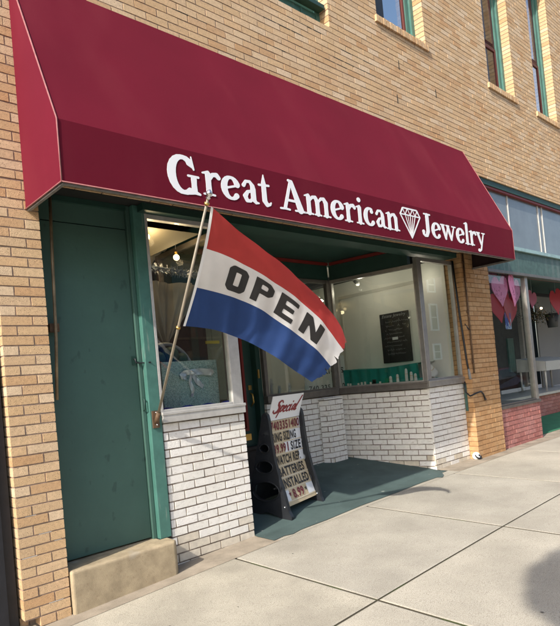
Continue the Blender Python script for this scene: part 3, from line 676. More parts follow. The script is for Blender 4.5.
mb.box(9.72, 16, .27, .32, 2.90, 2.95, m_red)
mb.build('interior_wall', B, label='grey panelled interior of the right hand shop')
sheet('shop_floor', (9.66, 15), (.16, .98), lambda x, y: gz(x, y)+.0, mat('bright_green_carpet', (.03, .17, .085), rough=.95, var=.2), lift=.006)
# far part of the wall
mb = MB(); mb.box(15.95, 17.4, .0, .3, -.1, 3.04, m_brick_far); mb.build('far_pier', B)

# black neighbouring wall on the left --------------------------------------------------
nbk = MB(); nbk.box(-6, 1.268, .07, .4, -.4, 3.6, m_black); nbk.box(.9, 1.2, .04, .069, -.2, 3.4, m_black)
nbk.build('black_wall', label='black painted wall of the adjoining building left of the tan brick pier', cat='wall')

# ================================================================== AWNING
A = empty('awning', (4.63, 0, 2.84), 'long burgundy canvas awning with white shop lettering over the green door and display windows', 'awning')
ax0, ax1, zt, zc, zb, yf = 1.508, 7.755, 4.56, 3.24, 2.842, -.62
mb = MB()
def slope(a, b):
    x = ax0+(ax1-ax0)*a + .03*b*(1 if a > .5 else 0)
    y = yf*(1-b); z = zc+(zt-zc)*b
    s = .003*math.sin(math.pi*b)*math.sin(math.pi*((a*7) % 1.0)) if 0 < a < 1 else 0
    return (x, y+s, z-s*.5)
mb.grid(slope, 84, 12, m_awn, False)
canopy = mb.build('canopy', A)
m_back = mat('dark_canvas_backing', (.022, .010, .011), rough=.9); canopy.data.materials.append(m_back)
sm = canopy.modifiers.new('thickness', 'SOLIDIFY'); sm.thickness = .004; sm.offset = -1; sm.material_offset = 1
mb = MB(); mb.grid(lambda a, b: (ax0+(ax1-ax0)*a, yf+.001*math.sin(math.pi*b)*math.sin(a*40), zb+(zc-zb)*b), 84, 4, m_awn, False); val = mb.build('valance', A)
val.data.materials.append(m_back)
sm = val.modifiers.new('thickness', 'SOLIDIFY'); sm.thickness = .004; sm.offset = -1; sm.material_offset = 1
for xx in (ax0, ax1):
    mb = MB(); xt = xx+(.03 if xx > 3 else 0)
    q = [(xx, 0, zb), (xx, yf, zb), (xx, yf, zc), (xt, 0, zt)]; d = .004 if xx < 3 else -.004
    q += [(x+d, y, z) for x, y, z in q]; mb.add(q, [(0, 1, 2, 3), (0, 4, 5, 1), (1, 5, 6, 2), (2, 6, 7, 3), (3, 7, 4, 0)], m_awn); mb.add(q, [(4, 7, 6, 5)], m_back); mb.build('side_panel', A)
mb = MB()
for xx in (ax0, ax1):
    xt = xx+(.03 if xx > 3 else 0)
    mb.tube([(xt, -.004, zt), (xx, yf-.002, zc), (xx, yf-.002, zb+.002), (xx, 0, zb+.002)], .0055 if xx < 3 else .004, m_welt, 8)
mb.tube([(ax0, yf-.003, zb), (ax1, yf-.003, zb)], .0045, m_welt, 8)
mb.build('piping', A)
mb = MB()
mb.box(ax0+.01, ax1-.01, yf+.008, yf+.034, zb-.012, zb+.012, m_tube); mb.box(ax0+.008, ax0+.030, yf+.035, -.004, zb-.012, zb+.012, m_tube); mb.box(ax1-.03, ax1-.006, yf+.035, -.004, zb-.012, zb+.012, m_tube)
for k in range(7):
    x = ax0+.05+(ax1-ax0-.1)*k/6
    mb.bar((x, yf+.04, zc-.02), (x, -.06, zt-.22), .012, m_soot, 6); mb.bar((x, yf+.03, zb+.012), (x, yf+.04, zc-.02), .012, m_soot, 6)
mb.box(ax0+.03, ax1-.03, yf+.036, yf+.06, zc-.05, zc-.026, m_soot)
mb.build('frame', A)
fnv = lambda x, z, d: (x, yf-.0038+d, z)
mb = MB()
serif_word(mb, 'G', 2.285, 2.575, 2.915, .283, fnv, m_wht, .002)
serif_word(mb, 'reat', 2.588, 3.275, 2.928, .268, fnv, m_wht, .002)
mb.build('lettering', A); mb = MB()
serif_word(mb, 'American', 3.375, 5.10, 2.930, .262, fnv, m_wht, .002)
mb.build('lettering', A); mb = MB()
serif_word(mb, 'Jewelry', 5.515, 6.945, 2.928, .262, fnv, m_wht, .002)
mb.build('lettering', A)
# diamond outline
r = .0085; X0, X1, ZT, ZG, ZB = 5.128, 5.497, 3.195, 3.125, 2.885; xm = (X0+X1)/2
pr = [cap([(X0+.06, ZT), (X1-.06, ZT), (X1, ZG), (xm, ZB), (X0, ZG), (X0+.06, ZT)], r), cap([(X0, ZG), (X1, ZG)], r*.8)]
n = 4; ws = (X1-X0)/n
for k in range(n):
    pr.append(cap([(X0+ws*k, ZG), (X0+ws*(k+.5), ZT)], r*.55)); pr.append(cap([(X0+ws*(k+.5), ZT), (X0+ws*(k+1), ZG)], r*.55))
for k in range(1, n): pr.append(cap([(X0+ws*k, ZG), (xm, ZB)], r*.55))
pr.append(cap([(X0+ws*1.5, ZG), (xm, ZB)], r*.4)); pr.append(cap([(X0+ws*2.5, ZG), (xm, ZB)], r*.4))
V, Fs = contour(pr, X0-.02, X1+.02, ZB-.02, ZT+.02, .0035)
mb = MB(); emboss(mb, V, Fs, fnv, m_wht, .002); mb.build('diamond_emblem', A)

# ================================================================== FLAG
tip = Vector((2.325, -1.01, 2.735)); base = Vector((2.46, .10, 1.27))
FL = empty('open_flag', base, 'red, white and blue flag reading OPEN on a slanted pole outside the left display window', 'flag')
mb = MB(); mb.tube([base, base.lerp(tip, .5)+Vector((0, 0, .0)), tip], [.0115, .0105, .009], mat('aged_wood_pole', (.27, .235, .18), rough=.45, var=.2, vscale=15), 12); mb.build('pole', FL)
mb = MB(); d = (tip-base).normalized()
mb.tube([tip, tip+d*.012, tip+d*.022, tip+d*.032, tip+d*.045, tip+d*.058, tip+d*.068], [.011, .017, .010, .019, .023, .015, .003], m_chrome, 12); mb.build('finial', FL)
mb = MB(); mb.bar(base-d*.05, base+d*.07, .019, m_iron, 12); mb.box(2.43, 2.49, .115, .128, 1.20, 1.34, m_iron); mb.bar(base+Vector((0, .03, 0)), base-d*.02, .014, m_iron)
mb.ball((2.46, .108, 1.225), .008, m_chrome, 6); mb.ball((2.46, .108, 1.325), .008, m_chrome, 6); mb.build('bracket', FL)
for nm, t in (('ring', .985), ('ring', .468)):
    p = base.lerp(tip, t); mb = MB(); mb.bar(p-d*.008, p+d*.008, .018, m_gold, 12); mb.build(nm, FL)
G4 = np.array([[[2.367, -0.985, 2.705], [2.477, -1.004, 2.615], [2.597, -1.022, 2.526], [2.73, -1.043, 2.445], [2.858, -1.071, 2.356], [2.977, -1.105, 2.254], [3.1, -1.135, 2.148], [3.228, -1.154, 2.034], [3.346, -1.16, 1.903], [3.427, -1.16, 1.75]],
 [[2.413, -0.8, 2.469], [2.557, -0.82, 2.432], [2.701, -0.838, 2.381], [2.841, -0.859, 2.316], [2.973, -0.888, 2.239], [3.099, -0.922, 2.154], [3.222, -0.953, 2.057], [3.348, -0.973, 1.95], [3.469, -0.979, 1.827], [3.588, -0.98, 1.694]],
 [[2.435, -0.615, 2.226], [2.575, -0.635, 2.199], [2.719, -0.654, 2.162], [2.862, -0.676, 2.115], [2.993, -0.706, 2.05], [3.112, -0.74, 1.968], [3.234, -0.772, 1.881], [3.367, -0.792, 1.789], [3.507, -0.799, 1.687], [3.637, -0.8, 1.567]],
 [[2.433, -0.43, 1.966], [2.559, -0.453, 1.952], [2.689, -0.474, 1.93], [2.813, -0.499, 1.887], [2.932, -0.532, 1.838], [3.042, -0.569, 1.774], [3.152, -0.603, 1.703], [3.267, -0.626, 1.622], [3.4, -0.636, 1.54], [3.544, -0.64, 1.456]]])
def crom(P, s):
    n = len(P)-1; f = min(max(s, 0), 1)*n; i = min(int(f), n-1); u = f-i
    p0 = P[max(i-1, 0)]; p1 = P[i]; p2 = P[i+1]; p3 = P[min(i+2, n)]
    if i == 0: p0 = 2*p1-p2
    if i == n-1: p3 = 2*p2-p1
    r_ = .5*((2*p1)+(-p0+p2)*u+(2*p0-5*p1+4*p2-p3)*u*u+(-p0+3*p1-3*p2+p3)*u**3)
    if s > 1: r_ = r_+(P[-1]-P[-2])*n*(s-1)
    return r_
def flagpt(s, t):
    rows_ = [crom(G4[k], s) for k in range(4)]; u = t*3
    l = [-(u-1)*(u-2)*(u-3)/6, u*(u-2)*(u-3)/2, -u*(u-1)*(u-3)/2, u*(u-1)*(u-2)/6]
    p = sum(a*b for a, b in zip(l, rows_))
    wv = .012*math.sin(s*15+t*4)*s+.010*math.sin(s*29-t*7)*min(1, s*3)+.016*math.sin(s*6.5+t*9)*s*(1-s)*2+.0035*math.sin(s*62-t*11)*(.3+s)+.003*math.sin(t*26+s*18)*s
    return Vector(p)+Vector((-.55, -.75, .0))*wv
def flagn(s, t):
    e = .01; a = flagpt(s+e, t)-flagpt(s-e, t); b = flagpt(s, t+e)-flagpt(s, t-e)
    n_ = b.cross(a).normalized()
    return n_ if n_.y < 0 else -n_
m_fr = mat('flag_red', (.50, .050, .048), rough=.75, trans=.35, bump=.15, bscale=400, var=.05); m_fw = mat('flag_white', (.90, .89, .88), rough=.75, trans=.45, var=.05); m_fb = mat('flag_blue', (.020, .062, .22), rough=.75, trans=.35, bump=.15, bscale=400, var=.08)
rf = random.Random(4); jag = [.006*math.sin(k*.35)+rf.uniform(-.002, .002)+(-.035 if k in (9, 38, 54) else (-.012 if k in (8, 22, 23, 39, 60) else 0)) for k in range(73)]
mb = MB()
def fl_fn(a, b):
    s = a*1.0
    k = int(round(b*72)); s += jag[k]*max(0, (a-.97)/.03)
    return flagpt(s, b)
mb.grid(fl_fn, 90, 72, m_fr, True, lambda a, b: m_fr if b < 1/3 else (m_fw if b < 2/3 else m_fb))
cloth = mb.build('cloth', FL)
mb = MB(); mb.grid(lambda a, b: flagpt(-.006+a*.022, b)+flagn(0.02, b)*.002, 3, 60, m_wht); mb.build('heading', cloth)
# OPEN in the white stripe, in (s,t) space: s 0..1 over 1.46 m, t 1/3..2/3 over .31 m
mb = MB()
def bx(x0, y0, x1, y1): return poly([(x0, y0), (x1, y0), (x1, y1), (x0, y1)])
LT = {
 'O': [cap([(.20, .2), (.20, .8), (.26, .88), (.54, .88), (.6, .8), (.6, .2), (.54, .12), (.26, .12), (.20, .2)], .115)],
 'P': [bx(.07, 0, .30, 1), cap([(.2, .89), (.52, .89), (.62, .80), (.62, .58), (.54, .48), (.2, .48)], .105)],
 'E': [bx(.07, 0, .30, 1), bx(.07, .79, .72, 1), bx(.07, .40, .64, .60), bx(.07, 0, .72, .21)],
 'N': [bx(.06, 0, .26, 1), bx(.54, 0, .74, 1), poly([(.06, 1), (.28, 1), (.74, 0), (.52, 0)])],
}
lsz = [('O', .170, .300), ('P', .340, .470), ('E', .510, .640), ('N', .695, .835)]
for ch, s0, s1 in lsz:
    V, Fs = contour(LT[ch], -.02, .84, -.06, 1.06, .035)
    V2 = [(s0+(x-.07)/.66*(s1-s0), 2/3-.047-(y)*(1/3-.094)) for x, y in V]
    mb.add([flagpt(s, t)+flagn(s, t)*.0025 for s, t in V2], Fs, m_bl)
mb.build('lettering', cloth)

# ================================================================== SIDEWALK SIGN
SO = Vector((3.892, .201, gz(3.9, .2)-.0)); th = .2435
SG = empty('sidewalk_sign', SO, 'black A-frame message board listing ring sizing and battery specials on the green entry floor', 'sign')
MS = Matrix.Translation(SO) @ Matrix.Rotation(th, 4, 'Z')
fprof = [(0.0, 0.0), (.12, .03), (.25, .07), (.40, .118), (.53, .148), (.80, .163), (.98, .166), (1.08, .135), (1.20, .088), (1.27, .062)]
def yfp(z):
    for (a, ya), (b, yb) in zip(fprof[:-1], fprof[1:]):
        if z <= b: 
            t = (z-a)/(b-a); return ya+(yb-ya)*t
    return fprof[-1][1]
yfs = lambda z: (yfp(z-.03)+yfp(z)+yfp(z+.03))/3 if z > .03 else yfp(z)
sil = [(-.045, -.015), (-.05, .03), (-.02, .09), (.015, .25), (.06, .42), (.095, .6), (.115, .8), (.125, 1.0), (.135, 1.055), (.165, 1.085), (.20, 1.06), (.225, .98), (.265, .84), (.33, .62), (.40, .40), (.455, .20), (.50, .06), (.505, -.02), (.40, -.02), (.385, .03), (.24, .075), (.10, .03), (.085, -.015)]
holes = [('-', ell(.235, .285, .165, .100)), ('-', ell(.225, .53, .105, .066)), ('-', ell(.205, .72, .058, .045))]
V, Fs = contour([poly(sil)]+holes, -.08, .54, -.04, 1.12, .011)
for lx, dx in ((0.0, .045), (.66, .045)):
    mb = MB(); mb.M = MS
    emboss(mb, V, Fs, lambda y, z, d, lx=lx: (lx+d, y, z), m_blk, dx)
    # rims round the holes
    for (cy, cz, ry, rz) in ((.235, .285, .165, .100), (.225, .53, .105, .066), (.205, .72, .058, .045)):
        mb.tube([(lx-.002, cy+ry*math.cos(2*math.pi*k/28), cz+rz*math.sin(2*math.pi*k/28)) for k in range(29)], .008, m_blk, 6)
    mb.ball((lx-.002, .02, .13), .011, m_chrome, 6); mb.ball((lx-.002, .16, 1.03), .008, m_blk, 6)
    o = mb.build('side_panel', SG)
# crossbars and back board
mb = MB(); mb.M = MS
mb.bar((.04, .16, .30), (.665, .16, .30), .012, m_blk); mb.bar((.04, .16, 1.05), (.665, .16, 1.05), .014, m_blk)
mb.grid(lambda a, b: (.045+.615*a, .44-(.44-.2)*b**.8, .14+.9*b), 1, 8, m_blk); mb.build('back_board', SG)
Z0, Z1, ZH = .115, .985, 1.238
mb = MB(); mb.M = MS
def pan(x, z, d=0): return (x, yfs(z)+d, z)
nz = 30
rows = 8; rh = (Z1-Z0)/7.35
mb.grid(lambda a, b: pan(.047+.611*a, Z0+(Z1-Z0)*b), 2, nz, m_cream)
mb.grid(lambda a, b: pan(.047+.611*a, Z0+(Z1-Z0)*b, .012), 2, nz, m_blk)
board = mb.build('message_board', SG)
mb = MB(); mb.M = MS
for r_ in range(1, rows):
    z = Z1-rh*r_; mb.grid(lambda a, b: pan(.047+.611*a, z-.003+.008*b, -.004), 2, 1, mat('clear_track', (.72, .63, .47), rough=.3))
mb.build('letter_track', board)
for row, x0, x1 in ((0, .60, .652), (1, .42, .652), (2, .30, .652), (3, .56, .652), (6, .05, .17), (6, .52, .652)):
    mb = MB(); mb.M = MS; z0 = Z1-rh*(row+1)+.006
    mb.grid(lambda a, b: pan(x0+(x1-x0)*a, z0+(rh-.012)*b, -.003), 1, 4, m_tile); mb.build('letter_tile', board)

rowtxt = [[('7403351400', .078, .640, m_dred)], [('RING SIZING', .088, .55, m_bl)], [('39.99', .092, .32, m_dred), ('1', .352, .372, m_dred), ('SIZE', .42, .62, m_bl)], [('WATCH REP.', .088, .585, m_bl)], [('BATTERIES', .102, .60, m_bl)], [('INSTALLED', .112, .62, m_bl)], [('*', .15, .205, m_dred), ('8.99', .23, .44, m_dred), ('*', .46, .52, m_bl)]]
for r_, items in enumerate(rowtxt):
    z0 = Z1-rh*(r_+1)*1.0+.013; z1 = z0+rh-.024; mb = MB(); mb.M = MS
    for (tx, x0, x1, mt) in items:
        if tx == '*':
            cx, cz = (x0+x1)/2, (z0+z1)/2+.01
            pts = [(cx+(.03 if k % 2 == 0 else .011)*math.cos(R(90+36*k)), cz+(.03 if k % 2 == 0 else .011)*math.sin(R(90+36*k))) for k in range(10)]
            V, Fs = contour([poly(pts)], cx-.035, cx+.035, cz-.035, cz+.035, .004)
        else: V, Fs = text_fit(tx, x0, x1, z0, z1, bold=.028)
        mb.add([pan(x, z, -.0065) for x, z in V], Fs, mt)
    mb.build('lettering', board)
# header card
mb = MB(); mb.M = MS
mb.grid(lambda a, b: pan(.047+.611*a, Z1+.004+(ZH-Z1-.004)*b, -.003), 2, 10, m_wht); mb.grid(lambda a, b: pan(.047+.611*a, Z1+.004+(ZH-Z1-.004)*b, .003), 2, 10, m_wht)
hd = mb.build('header_card', SG)
sp = []
def shr(l, ox, k=.42): return [(ox+x+k*y, y) for x, y in l]
sp.append(cap(shr([(.50, .80), (.40, .93), (.22, .95), (.10, .82), (.16, .66), (.34, .52), (.42, .34), (.34, .12), (.12, .04), (-.06, .14), (-.08, .24)], .12), [.045, .035, .05, .07, .075, .085, .085, .075, .05, .045, .05]))
sp.append(cap(shr([(0, .50), (.06, .56), (.06, .40), (-.04, -.28)], .66), [.03, .05, .055, .04])); sp.append(cap(shr([(.06, .42), (.18, .56), (.30, .48), (.28, .26), (.16, .10), (.06, .16)], .66), [.03, .045, .055, .055, .04, .03]))
sp.append(cap(shr([(.0, .26), (.16, .34), (.22, .48), (.12, .55), (.02, .42), (.0, .22), (.10, .08), (.26, .12), (.34, .22)], 1.02), [.03, .035, .04, .04, .05, .055, .045, .035, .025]))
sp.append(cap(shr([(.22, .48), (.12, .55), (.02, .42), (.0, .22), (.10, .08), (.24, .12), (.32, .22)], 1.36), [.05, .04, .05, .055, .045, .035, .025]))
sp.append(cap(shr([(.0, .54), (-.02, .2), (.06, .08), (.16, .2)], 1.70), [.05, .055, .045, .025])); sp.append(cap(shr([(.02, .76), (.03, .78)], 1.70), .05))
sp.append(cap(shr([(.24, .46), (.12, .55), (.02, .40), (.02, .18), (.10, .09), (.22, .3), (.26, .52)], 1.92), [.045, .04, .05, .05, .04, .03, .04])); sp.append(cap(shr([(.26, .52), (.22, .2), (.30, .08), (.40, .2)], 1.92), [.05, .055, .04, .025]))
sp.append(cap(shr([(.10, 1.15), (.0, .3), (.04, .08), (.14, .16)], 2.32), [.05, .055, .05, .03]))
sp = [('c', q[1], [z_*1.35 for z_ in q[2]] if isinstance(q[2], list) else q[2]*1.3) for q in sp]
V, Fs = contour(sp, -.15, 3.1, -.42, 1.3, .03)
V = [(.075+(x+.05)/2.95*.56, Z1+.070+y*.135) for x, y in V]
mb = MB(); mb.M = MS; mb.add([pan(x, z, -.0055) for x, z in V], Fs, mat('script_red', (.24, .014, .022), rough=.5)); mb.build('lettering', hd)

# ================================================================== THINGS IN THE LEFT WINDOW
DK = 1.313
m_glit = mat('teal_glitter', (.30, .45, .42), rough=.4, metal=.1, island=None, speck=(140, .50, .58, (.55, .66, .62), .8), var=.5, vscale=90, bump=1, bscale=130)
t = empty('gift_box', (3.0, .45, DK), 'glittery teal gift box tied with a silver ribbon bow in the left display window', 'gift box')
mb = MB(); mb.box(2.70, 3.31, .36, .58, DK, 1.75, m_glit); bevel(mb.build('box', t), .008)
mb = MB(); m_rib = mat('silver_ribbon', (.72, .73, .75), rough=.3, metal=.6, bump=.5, bscale=40)
def ribbon(pts, w_, tw=0):
    def fn(a, b):
        f = a*(len(pts)-1); i = min(int(f), len(pts)-2); u = f-i
        p = Vector(pts[i]).lerp(Vector(pts[i+1]), u); q = Vector(pts[i+1])-Vector(pts[i]); nrm = Vector((-q.z, 0, q.x)).normalized()
        return p+nrm*w_*(b-.5)+Vector((0, -.006*math.sin(a*9+b*3), 0))
    mb.grid(fn, 14, 3, m_rib)
ribbon([(3.0, .35, 1.64), (3.1, .335, 1.645), (3.22, .335, 1.63), (3.24, .345, 1.61)], .06); ribbon([(3.0, .345, 1.64), (2.93, .33, 1.645), (2.88, .34, 1.61), (2.95, .35, 1.60)], .045)
ribbon([(3.0, .345, 1.63), (2.975, .34, 1.55), (3.0, .34, 1.48), (2.99, .35, 1.42)], .035); ribbon([(3.01, .345, 1.62), (3.06, .34, 1.55), (3.12, .345, 1.50)], .045); mb.ball((3.0, .335, 1.635), .022, m_rib, 8)
mb.build('ribbon_bow', t)
mb = MB(); mb.grid(lambda a, b: (2.56+.76*a, .20+.9*b, 1.318+.012*math.sin(a*17+b*5)*math.sin(b*11)), 24, 16, mat('royal_blue_cloth', (.015, .025, .24), rough=.8))
mb.grid(lambda a, b: (2.56+.76*a, .196+.01*math.sin(a*30), 1.318+.028*b*(1+.3*math.sin(a*22))), 24, 3, mat('royal_blue_cloth'))
orient(mb.build('display_cloth'), 'royal blue cloth spread on the left display deck', 'cloth')
mb = MB(); t = empty('gift_basket', (2.98, .75, DK), 'dark round-topped basket with a grey braided rim behind the teal gift box', 'basket')
archp = [(2.98+.30*math.cos(R(a)), .72, 1.60+.34*math.sin(R(a))) for a in range(0, 181, 10)]
mb.tube([(3.28, .72, DK)]+archp+[(2.68, .72, DK)], .022, mat('braided_silver', (.34, .38, .44), rough=.4, metal=.4, bump=1, bscale=60), 8); mb.build('rim', t)
mb = MB(); 
mb.grid(lambda a, b: (2.98+(.28*(1-b*.0))*math.cos(math.pi*a)*(.96), .74+.12*math.sin(b*math.pi), DK+(.28+.33*math.sin(math.pi*a))*b*1.0), 16, 8, mat('dark_basket_weave', (.05, .055, .06), rough=.6, var=.5, vscale=40)); mb.build('basket_back', t)
for (cx, cz, rr_) in ((2.86, 1.80, .07), (3.0, 1.83, .08), (3.12, 1.79, .06)):
    mb = MB(); mb.ball((cx, .66, cz), rr_, mat('dark_teal_tissue', (.02, .09, .08), rough=.6, bump=1, bscale=30), 8); mb.build('tissue', t)
mb = MB()
def drape(a, b):
    x0_ = 2.56+(2.84-2.56)*b**1.2; x1_ = 3.34+(2.90-3.34)*b**1.1
    return (x0_+(x1_-x0_)*a, .52+.035*math.sin(a*15)*(1-b*.4)+.02*math.sin(a*37), 2.50-.56*b)
mb.grid(drape, 40, 16, mat('sheer_beige_drape', (.36, .33, .27), rough=.9, trans=.2)); orient(mb.build('drape'), 'beige fabric drape gathered to a point in the left display window', 'drape')
mb = MB()
m_tin = mat('tinsel', (.22, .28, .36), rough=.45, metal=.3)
rr = random.Random(9)
for k in range(700):
    a = rr.random(); p = Vector((2.56+.84*a, .44, 2.63-.05*a-.02*math.sin(math.pi*a))); v = Vector((rr.gauss(0, 1), rr.gauss(0, 1), rr.gauss(0, 1))).normalized()*.055; u_ = v.orthogonal().normalized()*.004
    mb.add([p+u_, p-u_, p+v-u_, p+v+u_], [(0, 1, 2, 3)], m_tin)
mb.bar((2.56, .44, 2.63), (3.4, .44, 2.58), .006, m_tin, 6)
orient(mb.build('tinsel_garland'), 'blue silver tinsel garland strung across the left display window', 'garland')
for k, (x, y, z, lb) in enumerate([(2.665, .36, 2.86, 'warm lit bulb near the left edge of the left display window'), (3.20, .72, 2.80, 'warm lit bulb hanging on a wire near the middle of the left display window')]):
    t = empty('light_bulb', (x, y, z), lb, 'lamp', 'bulbs in the left display window')
    mb = MB(); mb.ball((x, y, z), .030, m_bulb, 8); mb.build('bulb', t)
    ld = bpy.data.lights.new('bulb_light', 'POINT'); ld.energy = 2.2 if x < 3 else 4; ld.color = (1, .72, .42); ld.shadow_soft_size = .035; lo = bpy.data.objects.new('bulb_light', ld); COL.objects.link(lo); lo.location = (x, y-.06, z-.06)
    mb = MB(); mb.bar((x, y, z+.025), (x, y, z+.055), .016, m_gold); mb.bar((x, y, z+.055), (x, y, 3.5), .003, m_blk, 5); mb.build('socket', t)
mb = MB(); mb.box(3.40, 3.56, .62, .64, 1.925, 1.955, mat('yellow_plastic', (.75, .55, .05), rough=.5)); mb.bar((3.48, .63, 1.955), (3.48, .63, 3.5), .002, m_blk, 4)
mb.build('yellow_tag', label='yellow strip hanging in the entry beyond the left display window', cat='tag')
# dark shelving behind
t = empty('display_shelf', (3.1, 1.5, 1.3), 'dark shelves of small goods at the back of the left display window', 'shelf')
for z in (1.45, 1.75, 2.05, 2.35):
    mb = MB(); mb.box(2.62, 3.38, 1.35, 1.6, z, z+.02, m_walld); mb.build('shelf_board', t)
rr = random.Random(21)
for k in range(18):
    x = rr.uniform(2.66, 3.3); z = rr.choice((1.47, 1.77, 2.07, 2.37)); h = rr.uniform(.06, .2); c_ = rr.choice([(.3, .3, .3), (.25, .05, .05), (.05, .12, .1), (.4, .35, .2), (.1, .1, .14), (.45, .45, .45)])
    mb = MB(); mb.box(x, x+rr.uniform(.04, .1), 1.40+k*.004, 1.5, z, z+h, mat('goods_%d' % (int(c_[0]*100)), c_, rough=.5)); mb.build('boxed_good', t)

# ================================================================== THINGS IN THE RIGHT WINDOWS
t = empty('chalkboard', (7.37, 1.16, 1.6), 'black chalkboard with handwritten white list on the cream wall', 'board')
mb = MB(); mb.box(7.362, 7.384, .90, 1.43, 1.612, 2.378, m_bl); mb.build('slate', t)
m_ch = mat('chalk', (.42, .42, .42), rough=.9)
mb = MB(); rr = random.Random(2)
V, Fs = text_fit('Estate Jewelry', 0, .44, 2.30, 2.36, bold=.0, shear=.35)
mb.add([(7.3605, 1.385-x, z) for x, z in V], Fs, m_ch)
for k in range(9):
    z = 2.24-k*.062; n_ = 34; x = .03+rr.uniform(0, .05); l = rr.uniform(.32, .44); seg = []
    for i in range(n_):
        if rr.random() < .12: 
            if len(seg) > 2: mb.tube([(7.3605, 1.405-p, q) for p, q in seg], .0017, m_ch, 4)
            seg = []
        seg.append((x+l*i/n_, z+.012*math.sin(i*1.9+k)+rr.uniform(-.006, .010)))
    if len(seg) > 2: mb.tube([(7.3605, 1.405-p, q) for p, q in seg], .0017, m_ch, 4)
mb.build('handwriting', t)
mb = MB(); mb.box(7.355, 7.3600, 1.12, 1.22, 1.96, 2.0, m_tile); mb.build('white_card', t)
# teal cloth riser
mb = MB(); mb.grid(lambda a, b: (6.93-.015*math.sin(a*50)+.02*(1-b), 1.95-1.42*a, 1.31+(.26-.03*math.sin(a*3.2))*b), 60, 5, m_teacl)
mb.grid(lambda a, b: (6.93+.5*b, 1.95-1.42*a, 1.57-.03*math.sin(a*3.2)-.06*b*0), 30, 2, m_teacl)
orient(mb.build('display_cloth'), 'teal cloth riser along the back of the side display window', 'cloth')
mb = MB(); mb.grid(lambda a, b: (6.75+.62*a, .34+.35*b, 1.318+.035*math.sin(math.pi*a)*math.sin(math.pi*b)*(1+.4*math.sin(a*14+b*9))), 20, 12, m_teacl)
orient(mb.build('display_cloth'), 'teal cloth crumpled under the necklace bust', 'cloth')
m_bust = mat('white_leatherette', (.74, .72, .66), rough=.45)
# necklace bust
t = empty('necklace_bust', (6.96, .42, 1.33), 'white necklace bust on teal cloth in the narrow front window', 'display bust')
mb = MB()
mb.M = Matrix.Translation((7.04, .40, 1.34)) @ Matrix.Rotation(R(-50), 4, 'Z') @ Matrix.Rotation(R(-25), 4, 'X')
def bustf(a, b):
    w_ = .035+.062*math.sin(min(1, b*1.15)*math.pi)**.8*(1-b*.35)
    an = math.pi*(a-.5)*1.1
    return (w_*math.sin(an)*1.15, -.045*math.cos(an)*(1-.3*b)+.02*b, .20*b)
mb.grid(bustf, 14, 12, m_bust); mb.grid(lambda a, b: (lambda q: (q[0]*.9, q[1]*.2+.03, q[2]))(bustf(a, b)), 14, 12, m_bust)
mb.build('bust', t)
mb = MB(); mb.M = Matrix.Translation((7.04, .40, 1.34)) @ Matrix.Rotation(R(-50), 4, 'Z') @ Matrix.Rotation(R(-25), 4, 'X')
mb.tube([(.05*math.cos(R(a)), -.05-.006*math.cos(R(a+90)), .15+.06*math.sin(R(a))) for a in range(180, 361, 15)], .003, m_gold, 6); mb.build('necklace', t)
mb = MB(); mb.ball((6.86, .36, 1.335), .028, m_bust, 8, (1, 1, .7)); mb.build('ring_dish', label='small white ring dish left of the necklace bust', cat='dish')
# ring fingers and small stands
def finger(x, y, h, lb, r_=.022, grp='white ring cones on the side display deck'):
    t = empty('ring_stand', (x, y, 1.31), lb, 'ring stand', grp)
    mb = MB(); mb.lathe((x, y, 1.306), [(0, 0), (r_*1.6, 0), (r_*1.6, .012), (r_, .016), (r_*.9, h*.8), (r_*.7, h*.93), (0, h)], m_bust, 14); mb.build('cone', t)
    mb = MB(); mb.tube([(x+r_*.95*math.cos(a/8*2*math.pi), y+r_*.95*math.sin(a/8*2*math.pi), 1.306+h*.6) for a in range(9)], .003, m_gold, 5); mb.build('ring', t)
finger(6.80, .92, .11, 'short white ring cone, leftmost of the pair left of the tall cones'); finger(6.80, .80, .13, 'white ring cone just right of the shortest cone')
finger(6.82, .66, .20, 'tallest white ring cone near the window corner post'); finger(6.82, .58, .15, 'white ring cone right of the tallest cone'); finger(6.80, .50, .12, 'white ring cone nearest the corner post')
mb = MB(); mb.box(6.72, 6.92, .42, .72, 1.301, 1.312, m_bust); mb.build('display_tray', label='white tray under the cones beside the corner post', cat='tray')
for k, (y, c_, nm, lb) in enumerate([(1.02, (.02, .30, .16), 'ring_box', 'small green ring box on the side display deck'), (1.25, (.012, .012, .012), 'ring_box', 'small black ring box near the middle of the side display deck')]):
    t = empty(nm, (6.8, y, 1.303), lb, 'ring box', 'ring boxes in the side display window')
    mb = MB(); mb.box(6.78, 6.84, y-.03, y+.03, 1.303, 1.335, mat('ringbox_%s' % ('green' if k == 0 else 'black'), c_, rough=.6)); mb.build('base', t)
    mb = MB(); mb.box(6.835, 6.85, y-.03, y+.03, 1.336, 1.385, mat('ringbox_%s' % ('green' if k == 0 else 'black'))); mb.build('lid', t)
rr = random.Random(8)
for k in range(7):
    y = 1.12+.1*k+rr.uniform(-.02, .02); x = 6.72+rr.uniform(0, .08)
    t = empty('earring_stand', (x, y, 1.303), 'tiny white earring stand, %s in the row left of the black ring box' % ['first', 'second', 'third', 'fourth', 'fifth', 'sixth', 'last'][k], 'earring stand', 'earring stands in the side display window')
    mb = MB(); mb.box(x-.015, x+.015, y-.02, y+.02, 1.303, 1.310, m_bust); mb.build('foot', t); mb = MB(); mb.box(x-.004, x+.004, y-.015, y+.015, 1.311, 1.345+rr.uniform(0, .03), m_bust); mb.build('card', t)
